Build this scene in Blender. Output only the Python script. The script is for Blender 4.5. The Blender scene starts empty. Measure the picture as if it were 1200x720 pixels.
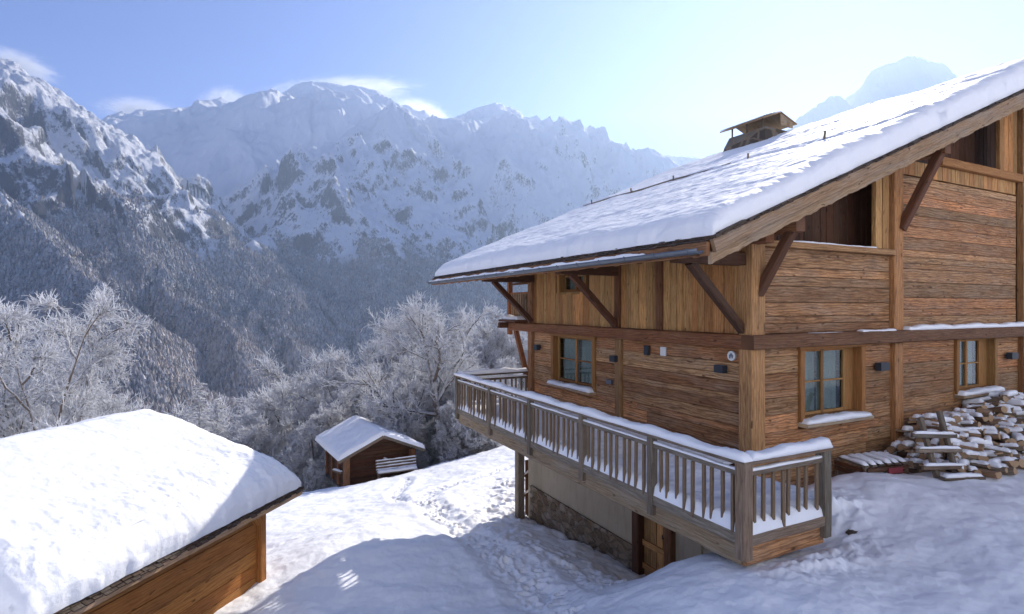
import bpy, math, random
import numpy as np
from mathutils import Vector, Matrix
rng = random.Random(7)
NP = np.random.RandomState(11)
sc = bpy.context.scene
COL = sc.collection
R = math.radians

# ------------------------------------------------ camera, world, sun, exposure
F = 650.0 / 1200.0                       # focal length as a share of the picture width
cam_d = bpy.data.cameras.new('camera'); cam = bpy.data.objects.new('camera', cam_d); COL.objects.link(cam)
cam_d.sensor_width = 36; cam_d.lens = 36 * F; cam_d.clip_start = 0.1; cam_d.clip_end = 60000
cam.location = (0, 0, 0); cam.rotation_euler = (R(90), 0, 0)
sc.camera = cam

SUN_AZ, SUN_EL = R(30.0), R(31.5)        # to the right of the view direction, above the horizon
world = bpy.data.worlds.new('World'); sc.world = world; world.use_nodes = True
wn = world.node_tree.nodes; wl = world.node_tree.links
sky = wn.new('ShaderNodeTexSky'); sky.sky_type = 'NISHITA'; sky.sun_disc = False
sky.sun_elevation = SUN_EL; sky.sun_rotation = SUN_AZ
sky.altitude = 3000; sky.air_density = 1.0; sky.dust_density = 0.15; sky.ozone_density = 1.5
def wmul(sock, c):
    m = wn.new('ShaderNodeVectorMath'); m.operation = 'MULTIPLY'; wl.new(sock, m.inputs[0]); m.inputs[1].default_value = c; return m.outputs[0]
gm = wn.new('ShaderNodeGamma'); gm.inputs[1].default_value = 1.2; wl.new(wmul(sky.outputs[0], (1/3, 1/3, 1/3)), gm.inputs[0])
wl.new(wmul(gm.outputs[0], (.76, .74, .97)), wn['Background'].inputs[0]); wn['Background'].inputs[1].default_value = 0.15
sun_d = bpy.data.lights.new('sun', 'SUN'); sun = bpy.data.objects.new('sun', sun_d); COL.objects.link(sun)
sun_d.energy = 2.1; sun_d.angle = R(0.5); sun_d.color = (1.0, 0.93, 0.83)
SD = Vector((math.sin(SUN_AZ) * math.cos(SUN_EL), math.cos(SUN_AZ) * math.cos(SUN_EL), math.sin(SUN_EL)))
sun.rotation_euler = SD.to_track_quat('Z', 'Y').to_euler()
vs = sc.view_settings
vs.view_transform = 'Standard'; vs.look = 'None'; vs.exposure = 1.86; vs.gamma = 1.0; vs.use_curve_mapping = False
sc.render.engine = 'CYCLES'
cy = sc.cycles
cy.use_denoising = True
cy.max_bounces = 8; cy.diffuse_bounces = 5; cy.glossy_bounces = 2; cy.transmission_bounces = 3; cy.volume_bounces = 1
cy.transparent_max_bounces = 6; cy.caustics_reflective = False; cy.caustics_refractive = False
sc.render.use_persistent_data = False

# ------------------------------------------------ helpers
def tag(o, label=None, cat=None, group=None, kind=None):
    if label: o['label'] = label
    if cat: o['category'] = cat
    if group: o['group'] = group
    if kind: o['kind'] = kind
    return o

def empty(name, loc=(0, 0, 0), rz=0.0, label=None, cat=None, group=None):
    o = bpy.data.objects.new(name, None); COL.objects.link(o)
    o.location = loc; o.rotation_euler = (0, 0, rz); o.empty_display_size = .3
    return tag(o, label, cat, group)

class MB:
    """collects geometry for ONE mesh object"""
    def __init__(s):
        s.v = []; s.f = []; s.uv = []; s.rv = []; s.sm = []
    def loft(s, rings, caps=True, closed=True, smooth=False, vs_=None):
        n = len(rings[0]); base = len(s.v); off = rng.random() * 40; r1 = rng.random(); ov = rng.random() * 40
        for r in rings: s.v.extend([tuple(p) for p in r])
        u = [0.0]
        for i in range(1, len(rings)):
            a = rings[i - 1][0]; b = rings[i][0]
            u.append(u[-1] + math.dist(a, b))
        v = [0.0]
        for j in range(n): v.append(v[-1] + math.dist(rings[0][j], rings[0][(j + 1) % n]))
        for i in range(len(rings) - 1):
            for j in range(n if closed else n - 1):
                k = (j + 1) % n
                s.f.append((base + i * n + j, base + i * n + k, base + (i + 1) * n + k, base + (i + 1) * n + j))
                s.uv.append(((u[i] + off, v[j] + ov), (u[i] + off, v[j + 1] + ov), (u[i + 1] + off, v[j + 1] + ov), (u[i + 1] + off, v[j] + ov)))
                s.rv.append(r1); s.sm.append(smooth)
        if caps and closed:
            for i, fl in ((0, 1), (len(rings) - 1, 0)):
                idx = [base + i * n + j for j in range(n)]
                if fl: idx.reverse()
                s.f.append(tuple(idx))
                c = rings[i][0]
                s.uv.append(tuple((off + .15 * math.dist(c, s.v[q]), ov + 7) for q in idx)); s.rv.append(r1); s.sm.append(False)
    def beam(s, p0, p1, w, h, up=(0, 0, 1), bev=.012, segs=None, jit=.0, taper=1.0):
        p0 = Vector(p0); p1 = Vector(p1); d = (p1 - p0); L = d.length; d.normalize()
        up = Vector(up); side = d.cross(up).normalized(); up = side.cross(d).normalized()
        if segs is None: segs = max(1, int(L / .5)) if jit else 1
        b = min(bev, w * .3, h * .3)
        prof = [(-w/2 + b, -h/2), (w/2 - b, -h/2), (w/2, -h/2 + b), (w/2, h/2 - b), (w/2 - b, h/2), (-w/2 + b, h/2), (-w/2, h/2 - b), (-w/2, -h/2 + b)]
        rings = []
        for i in range(segs + 1):
            c = p0 + d * (L * i / segs); sc_ = 1 + (taper - 1) * i / segs
            jx = rng.uniform(-jit, jit); jy = rng.uniform(-jit, jit); js = 1 + rng.uniform(-jit, jit) * 3
            rings.append([c + side * (x * sc_ * js + jx) + up * (y * sc_ * js + jy) for x, y in prof])
        s.loft(rings)
    def board(s, a, b, c, d, n, th, bev=.008, segs=None, jit=.004):
        """front face a(start low) b(end low) c(end high) d(start high), normal n outward"""
        a, b, c, d, n = map(Vector, (a, b, c, d, n)); n = n.normalized()
        L = (b - a).length
        if segs is None: segs = max(1, int(L / .45))
        pr = rng.uniform(-jit, jit) * 1.5
        rings = []
        for i in range(segs + 1):
            t = i / segs
            lo = a.lerp(b, t); hi = d.lerp(c, t); w = (hi - lo).length; q = (hi - lo) / max(w, 1e-6)
            lo = lo + q * (bev * .4 + abs(rng.uniform(-jit, jit))); hi = hi - q * (bev * .4 + abs(rng.uniform(-jit, jit)))
            o = n * (pr + rng.uniform(-jit, jit) * .6); bb = min(bev, w * .3)
            rings.append([lo - n * th, hi - n * th, hi - n * bb + o, hi - q * bb + o, lo + q * bb + o, lo - n * bb + o])
        s.loft(rings)
    def box(s, x0, x1, y0, y1, z0, z1, bev=.01, jit=0.0):
        s.beam(((x0 + x1) / 2, y0, (z0 + z1) / 2), ((x0 + x1) / 2, y1, (z0 + z1) / 2), x1 - x0, z1 - z0, bev=bev, jit=jit)
    def quad(s, a, b, c, d):
        base = len(s.v); s.v.extend([tuple(a), tuple(b), tuple(c), tuple(d)]); s.f.append((base, base+1, base+2, base+3))
        s.uv.append(((0, 0), (math.dist(a, b), 0), (math.dist(a, b), math.dist(b, c)), (0, math.dist(b, c)))); s.rv.append(rng.random()); s.sm.append(False)
    def grid(s, P, smooth=True, flip=False):
        """P: (m,n,3) array"""
        m, n = P.shape[:2]; base = len(s.v); s.v.extend(map(tuple, P.reshape(-1, 3).tolist())); r1 = rng.random()
        for i in range(m - 1):
            for j in range(n - 1):
                q = (base + i*n + j, base + i*n + j + 1, base + (i+1)*n + j + 1, base + (i+1)*n + j)
                s.f.append(q[::-1] if flip else q); s.uv.append(((i, j),) * 4); s.rv.append(r1); s.sm.append(smooth)
    def tube(s, pts, radii, n=8, smooth=True, caps=True):
        rings = []
        pts = [Vector(p) for p in pts]
        for i, p in enumerate(pts):
            d = (pts[min(i + 1, len(pts) - 1)] - pts[max(i - 1, 0)]).normalized()
            up = Vector((0, 0, 1)) if abs(d.z) < .9 else Vector((1, 0, 0))
            x = d.cross(up).normalized(); y = x.cross(d).normalized()
            r = radii[i] if hasattr(radii, '__len__') else radii
            rings.append([p + (x * math.cos(2*math.pi*k/n) + y * math.sin(2*math.pi*k/n)) * r for k in range(n)])
        s.loft(rings, smooth=smooth, caps=caps)
    def snow_strip(s, p0, p1, w, t, up=(0, 0, 1), segs=None, seed=None, n=9, edge=.6):
        """pillow of snow lying along p0-p1 (points on the surface it lies on)"""
        p0 = Vector(p0); p1 = Vector(p1); d = p1 - p0; L = d.length; d.normalize(); up = Vector(up).normalized(); side = d.cross(up).normalized()
        if segs is None: segs = max(6, int(L / .07))
        rings = []; ph = rng.random() * 100
        for i in range(segs + 1):
            x = L * i / segs; e = min(x, L - x); k = min(1, (e / (t * edge) + .0)) ; k = math.sqrt(max(0.0, 1 - (1 - k) ** 2)) * .93 + .07
            tt = t * k * (1 + .16 * math.sin(x * 3.1 + ph) + .12 * math.sin(x * 7.7 + ph * 2) + .10 * rng.uniform(-1, 1))
            ww = w * (.86 + .14 * k) * (1 + .05 * math.sin(x * 5.3 + ph) + .035 * rng.uniform(-1, 1)); sh = .04 * w * math.sin(x * 2.3 + ph)
            c = p0 + d * x; ring = []
            for j in range(n):
                a = math.pi * j / (n - 1); ca = math.cos(a); sa = math.sin(a)
                ring.append(c + side * (ww / 2 * math.copysign(abs(ca) ** .55, ca) + sh) + up * (tt * sa ** .5 if sa > 0 else 0))
            rings.append(ring)
        s.loft(rings, smooth=True)
    def build(s, name, mat, parent=None, **kw):
        me = bpy.data.meshes.new(name); me.from_pydata([tuple(p) for p in s.v], [], s.f)
        uvl = me.uv_layers.new(name='UVMap'); flat = [c for f in s.uv for p in f for c in p]
        if len(flat) == len(me.loops) * 2: uvl.data.foreach_set('uv', flat)
        at = me.attributes.new('rv', 'FLOAT', 'FACE'); at.data.foreach_set('value', s.rv)
        me.polygons.foreach_set('use_smooth', s.sm)
        me.materials.append(mat); me.validate(); me.update()
        o = bpy.data.objects.new(name, me); COL.objects.link(o)
        if parent is not None: o.parent = parent
        return tag(o, **kw)

def np_mesh(name, V, Fq, mat, smooth=True, parent=None, attr=None, uv=None):
    me = bpy.data.meshes.new(name); k = Fq.shape[1]
    me.vertices.add(len(V)); me.vertices.foreach_set('co', V.astype(np.float32).ravel())
    me.loops.add(Fq.size); me.loops.foreach_set('vertex_index', Fq.astype(np.int32).ravel())
    me.polygons.add(len(Fq)); me.polygons.foreach_set('loop_start', np.arange(0, Fq.size, k, dtype=np.int32))
    me.polygons.foreach_set('use_smooth', np.full(len(Fq), smooth, dtype=bool))
    if attr:
        for nm, dom, val in attr:
            a = me.attributes.new(nm, 'FLOAT', dom); a.data.foreach_set('value', val.astype(np.float32))
    me.update(calc_edges=True); me.materials.append(mat)
    o = bpy.data.objects.new(name, me); COL.objects.link(o)
    if parent is not None: o.parent = parent
    return o

def grid_faces(m, n, flip=False):
    i, j = np.meshgrid(np.arange(m - 1), np.arange(n - 1), indexing='ij'); a = (i * n + j).ravel()
    f = np.stack([a, a + 1, a + n + 1, a + n], 1)
    return f[:, ::-1] if flip else f

# ---- noise (numpy)
_P = NP.permutation(4096).astype(np.int64); _P = np.concatenate([_P, _P])
_ang = NP.rand(4096) * 2 * np.pi; _GX = np.cos(_ang); _GY = np.sin(_ang)
def perlin(x, y, seed=0):
    x = np.asarray(x, float); y = np.asarray(y, float)
    xi = np.floor(x).astype(np.int64); yi = np.floor(y).astype(np.int64); xf = x - xi; yf = y - yi
    u = xf*xf*xf*(xf*(xf*6-15)+10); v = yf*yf*yf*(yf*(yf*6-15)+10)
    def g(a, b, dx, dy):
        h = _P[(_P[(a + seed * 131) & 4095] + b) & 4095]
        return _GX[h] * dx + _GY[h] * dy
    n00 = g(xi, yi, xf, yf); n10 = g(xi + 1, yi, xf - 1, yf); n01 = g(xi, yi + 1, xf, yf - 1); n11 = g(xi + 1, yi + 1, xf - 1, yf - 1)
    return ((n00 * (1-u) + n10 * u) * (1-v) + (n01 * (1-u) + n11 * u) * v) * 1.5
def fbm(x, y, o=4, seed=0, g=.5, lac=2.03):
    t = 0; a = 1
    for k in range(o): t = t + a * perlin(x, y, seed + k); x = x * lac; y = y * lac; a *= g
    return t
def ridged(x, y, o=5, seed=0, g=.5, lac=2.07):
    t = 0; a = 1; w = 1
    for k in range(o):
        n = (1 - np.abs(perlin(x, y, seed + k))) ** 2 * w; t = t + n * a; w = np.clip(n * 1.6, 0, 1); x = x * lac; y = y * lac; a *= g
    return t

# ------------------------------------------------ materials
class NT:
    def __init__(s, name):
        s.m = bpy.data.materials.new(name); s.m.use_nodes = True; s.t = s.m.node_tree; s.n = s.t.nodes; s.l = s.t.links
        s.b = s.n['Principled BSDF']; s.out = s.n['Material Output']
        s.b.inputs['Specular IOR Level'].default_value = .3
    def add(s, typ, ins=None, **kw):
        nd = s.n.new('ShaderNode' + typ)
        for k, v in kw.items(): setattr(nd, k, v)
        for k, v in (ins or {}).items():
            if isinstance(v, bpy.types.NodeSocket): s.l.new(v, nd.inputs[k])
            else: nd.inputs[k].default_value = v
        return nd
    def noise(s, vec, scale, detail=4, rough=.55, dist=0.0, **k):
        return s.add('TexNoise', {'Vector': vec, 'Scale': scale, 'Detail': detail, 'Roughness': rough, 'Distortion': dist}, **k).outputs[0]
    def ramp(s, fac, stops, interp='LINEAR'):
        nd = s.add('ValToRGB', {'Fac': fac}); cr = nd.color_ramp; cr.interpolation = interp
        while len(cr.elements) < len(stops): cr.elements.new(.5)
        for e, (p, c) in zip(cr.elements, stops):
            e.position = p; e.color = (c, c, c, 1) if isinstance(c, (int, float)) else (*c, 1)
        return nd.outputs[0]
    def math(s, op, a, b=0.0, c=None, clamp=False):
        ins = {0: a, 1: b}
        if c is not None: ins[2] = c
        return s.add('Math', ins, operation=op, use_clamp=clamp).outputs[0]
    def mix(s, fac, a, b, blend='MIX'):
        nd = s.add('Mix', data_type='RGBA', blend_type=blend)
        for i, v in ((0, fac), (6, a), (7, b)):
            if isinstance(v, bpy.types.NodeSocket): s.l.new(v, nd.inputs[i])
            else: nd.inputs[i].default_value = (*v, 1) if isinstance(v, tuple) and len(v) == 3 else v
        return nd.outputs[2]
    def map(s, vec, sc_, loc=(0, 0, 0)):
        return s.add('Mapping', {'Vector': vec, 'Scale': sc_, 'Location': loc}).outputs[0]
    def col(s, v): s.l.new(v, s.b.inputs['Base Color']) if isinstance(v, bpy.types.NodeSocket) else setattr(s.b.inputs['Base Color'], 'default_value', (*v, 1))
    def rough(s, v):
        if isinstance(v, bpy.types.NodeSocket): s.l.new(v, s.b.inputs['Roughness'])
        else: s.b.inputs['Roughness'].default_value = v
    def bump(s, h, strength=.5, dist=.01, prev=None):
        ins = {'Height': h, 'Strength': strength, 'Distance': dist}
        if prev is not None: ins['Normal'] = prev
        o = s.add('Bump', ins).outputs[0]; s.l.new(o, s.b.inputs['Normal']); return o

def m_snow(name='snow', k=1.0):
    t = NT(name); co = t.add('TexCoord').outputs['Object']
    a = t.noise(co, 1.3 , 5, .6); b = t.noise(co, 9, 5, .6); c = t.noise(co, 70, 3, .7)
    t.col(t.mix(a, (.77, .785, .82), (.85, .86, .88))); t.rough(.6)
    t.b.inputs['Specular IOR Level'].default_value = .25
    n1 = t.bump(a, .35 * k, .12); n2 = t.bump(b, .45 * k, .025, n1); t.bump(c, .5 * k, .006, n2)
    return t.m

def m_wood(name, cols, grey=(.20, .17, .15), gamt=.35, knots=True, bump=.6, rough=.75, streak=1.0, stain=.3):
    """uv: u along the grain in metres, v across. cols = dark, mid, light base colours"""
    t = NT(name); uv = t.add('UVMap').outputs[0]; rv = t.add('Attribute', attribute_name='rv').outputs['Fac']
    warp = t.add('TexNoise', {'Vector': t.map(uv, (1.1, 4, 1)), 'Scale': 1.6, 'Detail': 3}).outputs[1]
    vec = t.add('VectorMath', {0: uv, 1: t.add('VectorMath', {0: warp, 1: (.5, .09, 0)}, operation='MULTIPLY').outputs[0]}, operation='ADD').outputs[0]
    g1 = t.noise(t.map(vec, (1.3, 26, 1)), 2.0, 6, .65)
    g2 = t.noise(t.map(vec, (2.0, 90, 1)), 2.0, 4, .7)
    g3 = t.noise(t.map(uv, (.55, 2.4, 1)), 1.5, 4, .6)
    # knots
    kn = t.add('TexVoronoi', {'Vector': t.map(vec, (2.3, 5.2, 1)), 'Scale': 1.0, 'Randomness': 1.0}).outputs['Distance']
    knot = t.ramp(kn, [(0.0, 1.0), (.09, .9), (.14, 0.0)])
    base = t.ramp(g1, [(.28, cols[0]), (.5, cols[1]), (.72, cols[2])])
    tone = t.ramp(rv, [(0, .62), (.35, .92), (.7, 1.1), (1, 1.4)])
    base = t.mix(1.0, base, tone, 'MULTIPLY')
    hue = t.ramp(t.math('FRACT', t.math('MULTIPLY', rv, 7.31)), [(0, (1.08, .92, .84)), (.5, (1, 1, 1)), (1, (.92, 1.03, 1.10))])
    base = t.mix(1.0, base, hue, 'MULTIPLY')
    base = t.mix(t.math('MULTIPLY', t.ramp(g3, [(.45, 0.0), (.7, 1.0)]), gamt), base, grey)
    base = t.mix(t.math('MULTIPLY', t.ramp(g2, [(.5, 0.0), (.68, 1.0)]), .5 * streak), base, tuple(c * .45 for c in cols[0]))
    dk = t.noise(t.map(uv, (1.7, 9, 1), (3, 5, 0)), 1.2, 5, .7)
    base = t.mix(t.math('MULTIPLY', t.ramp(dk, [(.56, 0.0), (.70, 1.0)]), .65 * streak), base, tuple(c * .35 for c in cols[0]))
    if knots: base = t.mix(t.math('MULTIPLY', knot, .8), base, tuple(c * .35 for c in cols[0]))
    if stain:      # tide marks, cupped darker zones and cathedral figure
        wv = t.add('TexWave', {'Vector': t.map(vec, (.55, 3.2, 1)), 'Scale': 1.6, 'Distortion': 9.0, 'Detail': 3.0, 'Detail Scale': 1.2}, wave_type='BANDS', bands_direction='Y').outputs['Fac']
        base = t.mix(t.math('MULTIPLY', t.ramp(wv, [(.0, 1.0), (.35, .25), (.6, 0.0)]), stain * .75), base, tuple(c * .55 for c in cols[0]))
        bl = t.noise(t.map(uv, (1.2, 3.5, 1), (9, 2, 0)), 1.0, 5, .7); base = t.mix(t.math('MULTIPLY', t.ramp(bl, [(.5, 0.0), (.66, 1.0)]), stain * .6), base, tuple(c * .6 for c in cols[0]))
    t.col(base); t.rough(rough)
    h = t.math('ADD', t.math('MULTIPLY', g1, .7), t.math('MULTIPLY', g2, .5))
    h = t.math('SUBTRACT', h, t.math('MULTIPLY', t.ramp(dk, [(.56, 0.0), (.7, 1.0)]), .6))
    t.bump(h, bump, .012)
    return t.m

M = {}
M['snow'] = m_snow()
M['snow_ground'] = m_snow('snow_on_the_ground', .8)
M['log'] = m_wood('weathered_spruce_planks', ((.12, .048, .018), (.43, .215, .09), (.64, .39, .20)), (.36, .27, .19), .5, streak=1.0, bump=1.0, stain=.7)
M['board'] = m_wood('honey_boards', ((.22, .095, .03), (.45, .23, .08), (.60, .35, .14)), (.32, .2, .11), .2, streak=.9, stain=.5)
M['post'] = m_wood('amber_posts', ((.17, .075, .028), (.35, .175, .068), (.48, .27, .12)), (.26, .17, .09), .2, streak=.9, stain=.5)
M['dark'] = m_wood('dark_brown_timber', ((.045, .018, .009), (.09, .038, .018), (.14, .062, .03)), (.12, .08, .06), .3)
M['beam'] = m_wood('russet_beams', ((.10, .040, .017), (.23, .10, .042), (.36, .175, .08)), (.25, .16, .10), .3, stain=.5)
M['grey'] = m_wood('grey_weathered_wood', ((.075, .053, .036), (.17, .128, .09), (.27, .215, .16)), (.22, .19, .16), .5, knots=False)
M['baluster'] = m_wood('brown_grey_balusters', ((.10, .062, .035), (.19, .125, .07), (.27, .19, .115)), (.18, .16, .14), .4, knots=False)
M['old'] = m_wood('old_silver_larch', ((.17, .105, .055), (.34, .24, .14), (.46, .35, .23)), (.33, .29, .24), .6, bump=1.0)
M['gold'] = m_wood('golden_oak_frames', ((.17, .078, .024), (.29, .145, .046), (.38, .21, .078)), (.24, .16, .09), .15, knots=False, streak=.5)
M['shed'] = m_wood('orange_larch_boards', ((.22, .075, .016), (.40, .155, .035), (.50, .22, .06)), (.25, .15, .08), .2, stain=.5)

def m_simple(name, c, r=.6, metal=0.0, var=.0, scale=8, bump=0.0, spec=None):
    t = NT(name); co = t.add('TexCoord').outputs['Object']
    if var:
        n = t.noise(co, scale, 5, .6); t.col(t.mix(n, tuple(x * (1 - var) for x in c), tuple(min(1, x * (1 + var)) for x in c)))
        if bump: t.bump(n, bump, .01)
    else: t.col(c)
    t.rough(r); t.b.inputs['Metallic'].default_value = metal
    if spec is not None: t.b.inputs['Specular IOR Level'].default_value = spec
    return t.m
M['zinc'] = m_simple('zinc', (.16, .18, .21), .45, .7, .3, 6)
M['black'] = m_simple('anthracite_lamp', (.025, .03, .038), .5, .0, .2, 20)
M['white'] = m_simple('white_enamel', (.62, .62, .60), .4, 0, .05, 20)
M['interior'] = m_simple('dark_room', (.05, .04, .035), .9)
M['curtain'] = m_simple('linen_curtain', (.24, .26, .23), .9, 0, .15, 5)
M['red'] = m_simple('faded_red_plastic', (.20, .035, .045), .5, 0, .3, 9)
M['shingle'] = m_wood('dark_wet_shingles', ((.03, .018, .012), (.07, .045, .03), (.12, .085, .06)), (.12, .11, .10), .4, knots=False)
def m_glass():
    t = NT('window_glass'); fr = t.math('ADD', t.math('MULTIPLY', t.math('POWER', t.add('LayerWeight', {'Blend': .5}).outputs['Facing'], 4.0), .6), .035)
    tr = t.add('BsdfTransparent', {'Color': (.80, .86, .87, 1)}).outputs[0]; gl = t.add('BsdfGlossy', {'Roughness': .03, 'Color': (.9, .95, 1, 1)}).outputs[0]
    mx = t.add('MixShader', {0: fr, 1: tr, 2: gl}); t.l.new(mx.outputs[0], t.out.inputs[0]); return t.m
M['glass'] = m_glass()
def m_stucco():
    t = NT('beige_lime_render'); co = t.add('TexCoord').outputs['Object']
    a = t.noise(co, 1.2, 5, .6); b = t.noise(t.map(co, (1, 3, .5)), 1.8, 5, .7); c = t.noise(co, 45, 4, .7)
    x = t.mix(a, (.30, .245, .175), (.42, .36, .27)); x = t.mix(t.ramp(b, [(.5, 0.0), (.75, .7)]), x, (.24, .19, .135))
    t.col(x); t.rough(.9); n = t.bump(a, .4, .03); t.bump(c, .5, .006, n); return t.m
M['stucco'] = m_stucco()
def m_stone(name='rubble_stone', scale=3.6, cols=((.13, .085, .05), (.30, .20, .12), (.38, .33, .27))):
    t = NT(name); co = t.add('TexCoord').outputs['Object']
    w = t.add('TexNoise', {'Vector': co, 'Scale': 4, 'Detail': 3}).outputs[1]
    v = t.add('VectorMath', {0: co, 1: t.add('VectorMath', {0: w, 1: (.12, .12, .12)}, operation='MULTIPLY').outputs[0]}, operation='ADD').outputs[0]
    v = t.map(v, (1, 1, 1.4))
    e = t.add('TexVoronoi', {'Vector': v, 'Scale': scale}, feature='DISTANCE_TO_EDGE').outputs['Distance']
    c = t.add('TexVoronoi', {'Vector': v, 'Scale': scale}).outputs['Color']
    g = t.add('SeparateColor', {0: c}).outputs[0]
    x = t.ramp(g, [(0, cols[0]), (.5, cols[1]), (1, cols[2])])
    n = t.noise(co, 22, 5, .65); x = t.mix(t.math('MULTIPLY', n, .7), x, (.12, .09, .06))
    joint = t.ramp(e, [(.02, 1.0), (.09, 0.0)]); x = t.mix(joint, x, (.22, .17, .12)); t.col(x); t.rough(.9)
    h = t.math('ADD', t.ramp(e, [(0, 0.0), (.16, 1.0)]), t.math('MULTIPLY', n, .3)); t.bump(h, 1.0, .05); return t.m
M['stone'] = m_stone()
M['slab'] = m_stone('lichen_slabs', 1.6, ((.05, .045, .04), (.13, .12, .10), (.28, .27, .25)))
M['rock'] = m_simple('dark_soil_rock', (.06, .045, .035), .9, 0, .5, 12, .8)
def m_bark(name, bark, lo, hi, snow=(.84, .86, .90)):
    """rime and snow on whatever faces up; bark shows from below"""
    t = NT(name); co = t.add('TexCoord').outputs['Object']; nz = t.add('SeparateXYZ', {0: t.add('NewGeometry').outputs['Normal']}).outputs[2]
    n = t.noise(co, 3.5, 4, .7); m = t.ramp(t.math('ADD', nz, t.math('MULTIPLY', t.math('SUBTRACT', n, .5), 1.3)), [(lo, 0.0), (hi, 1.0)])
    b = t.mix(t.noise(co, 14, 3), tuple(x * .6 for x in bark), bark)
    t.col(t.mix(m, b, snow)); t.rough(.85); return t.m
# colour ramps clamp at 0, so "faces slightly down" needs an offset normal
def m_frost(name, bark, bias, snow=(.86, .87, .90), trans=.5):
    t = NT(name); co = t.add('TexCoord').outputs['Object']; nz = t.add('SeparateXYZ', {0: t.add('NewGeometry').outputs['Normal']}).outputs[2]
    n = t.noise(co, 2.5, 4, .7); k = t.math('ADD', t.math('MULTIPLY', nz, .5), t.math('ADD', t.math('MULTIPLY', n, .5), bias))
    m = t.ramp(k, [(.42, 0.0), (.62, 1.0)]); b = t.mix(t.noise(co, 12, 3), tuple(x * .6 for x in bark), bark)
    c = t.mix(m, b, snow); t.col(c); t.rough(.85)
    tl = t.add('BsdfTranslucent', {'Color': c}).outputs[0]; mx = t.add('MixShader', {0: t.math('MULTIPLY', m, trans), 1: t.b.outputs[0], 2: tl}); t.l.new(mx.outputs[0], t.out.inputs[0])
    return t.m
M['trunk'] = m_frost('snowy_bark', (.15, .12, .10), .27)
M['twig'] = m_frost('rimed_twigs', (.24, .19, .16), .60)
M['twig2'] = m_frost('rimed_tawny_twigs', (.48, .37, .30), .62)
# ------------------------------------------------ near ground: one sheet of snow that runs down into the valley
FP = 650.0
def PX(px, py, Y): return np.array([(px - 600) / FP * Y, Y, (360 - py) / FP * Y])
ctrl = [PX(1200,722,6.3), (3.7,7.0,-3.5), (3.2,7.6,-3.55), (5,5,-3.52), (9,6,-3.4), (5.2,9.3,-3.55), (7,11.4,-3.5), (12,13.5,-3.4), (16,16,-3.3), (10.5,8.5,-3.45), (18,10,-3.2),
        (5.0,10.4,-3.62), (2.0,5.0,-3.75), (3,2,-3.7), (0,2,-4.3), (0,-6,-4.0), (10,-4,-3.3), (-8,2,-5.0),
        PX(760,682,8.9), PX(800,669,8.15), (2.6,8.9,-4.1), (3.7,9.0,-3.95), (3.25,11.9,-5.9), (3.2,12.7,-6.4),(4.1,10.9,-5.3), PX(760,722,7.2), PX(700,722,8.1), PX(650,722,8.8), PX(600,722,9.5), PX(500,722,9.7), PX(400,722,10.2),
        PX(298,688,11.7), PX(300,640,15), PX(600,655,12.6), PX(680,672,12.0), PX(625,612,17.5), PX(690,640,15.0), PX(745,674,13.1), PX(600,600,18.3), PX(530,600,17.5), PX(450,605,17),
        PX(380,640,13.5), PX(400,584,24), PX(320,600,22), (-12,12,-5.9), (-10,16,-6.6), PX(395,571,33), PX(430,566,34), PX(480,554,36.0), PX(500,548,36), PX(560,533,36), PX(600,521,40), PX(590,560,25), PX(520,562,28),
        (4.2,16,-6.8), (8,25,-7.5), (16,20,-5), (8,34,-9), (20,36,-8), (34,30,-6), (30,14,-3.5), (-20,20,-8.5), (-17,30,-11), (-24,36,-14), (-35,14,-11),
        (-11,42,-15), (-4,46,-14.5), (4,50,-13.5), (15,55,-15), (35,55,-15), (-15,60,-27), (0,62,-22), (15,75,-28), (40,80,-30), (-40,50,-30), (-45,30,-18), (-10,85,-42), (20,110,-52), (-60,90,-75), (60,110,-48), (-20,125,-72)]
ctrl = np.array([tuple(c) for c in ctrl], float)
def _tps(p, z, lam=.02):
    d = np.hypot(p[:, None, 0] - p[None, :, 0], p[:, None, 1] - p[None, :, 1]); K = np.where(d > 0, d * d * np.log(d + 1e-12), 0) + lam * np.eye(len(p))
    Pm = np.hstack([np.ones((len(p), 1)), p]); A = np.zeros((len(p) + 3,) * 2); A[:len(p), :len(p)] = K; A[:len(p), len(p):] = Pm; A[len(p):, :len(p)] = Pm.T
    return np.linalg.solve(A, np.concatenate([z, np.zeros(3)]))
_w = _tps(ctrl[:, :2], ctrl[:, 2])
def base_h(x, y):
    sh = np.shape(x); x = np.ravel(np.asarray(x, float)); y = np.ravel(np.asarray(y, float)); z = _w[-3] + _w[-2] * x + _w[-1] * y
    for (cx, cy_, _), w in zip(ctrl, _w[:-3]):
        r2 = (x - cx) ** 2 + (y - cy_) ** 2 + 1e-9; z = z + w * .5 * r2 * np.log(r2)
    r = np.hypot(x, y); f = np.clip((r - 90) / 60, 0, 1); f = f * f * (3 - 2 * f); z = z * (1 - f) + f * (-50 - (r - 90) * .55)
    # unseen snow slope added behind the camera to bounce sunlight into the shade
    u = -y * .92 + x * .25 - 14; up = np.clip(u, 0, None); z = z + np.where(y < 2, .80 * up * np.clip(up / 14, 0, 1), 0) + np.where((y < 2), np.clip((r - 60) / 60, 0, 1) * np.clip(u / 60, 0, 1) * (50 + np.clip(r - 90, 0, None) * .55), 0)
    return z.reshape(sh)
def hit(px, py):
    t = np.geomspace(4, 140, 1400); X = (px - 600) / FP * t; Z = (360 - py) / FP * t; h = base_h(X, t); k = np.argmax(Z < h)
    return X[k], t[k]
def gz(x, y): return float(ground_h(np.array([x]), np.array([y]))[0])
trail = [(655,722),(625,690),(600,665),(572,640),(545,622),(520,608),(503,592),(498,580),(520,570),(552,562),(585,551),(612,541)]
trail2 = [(478,562),(462,578),(470,590),(500,592)]
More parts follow.
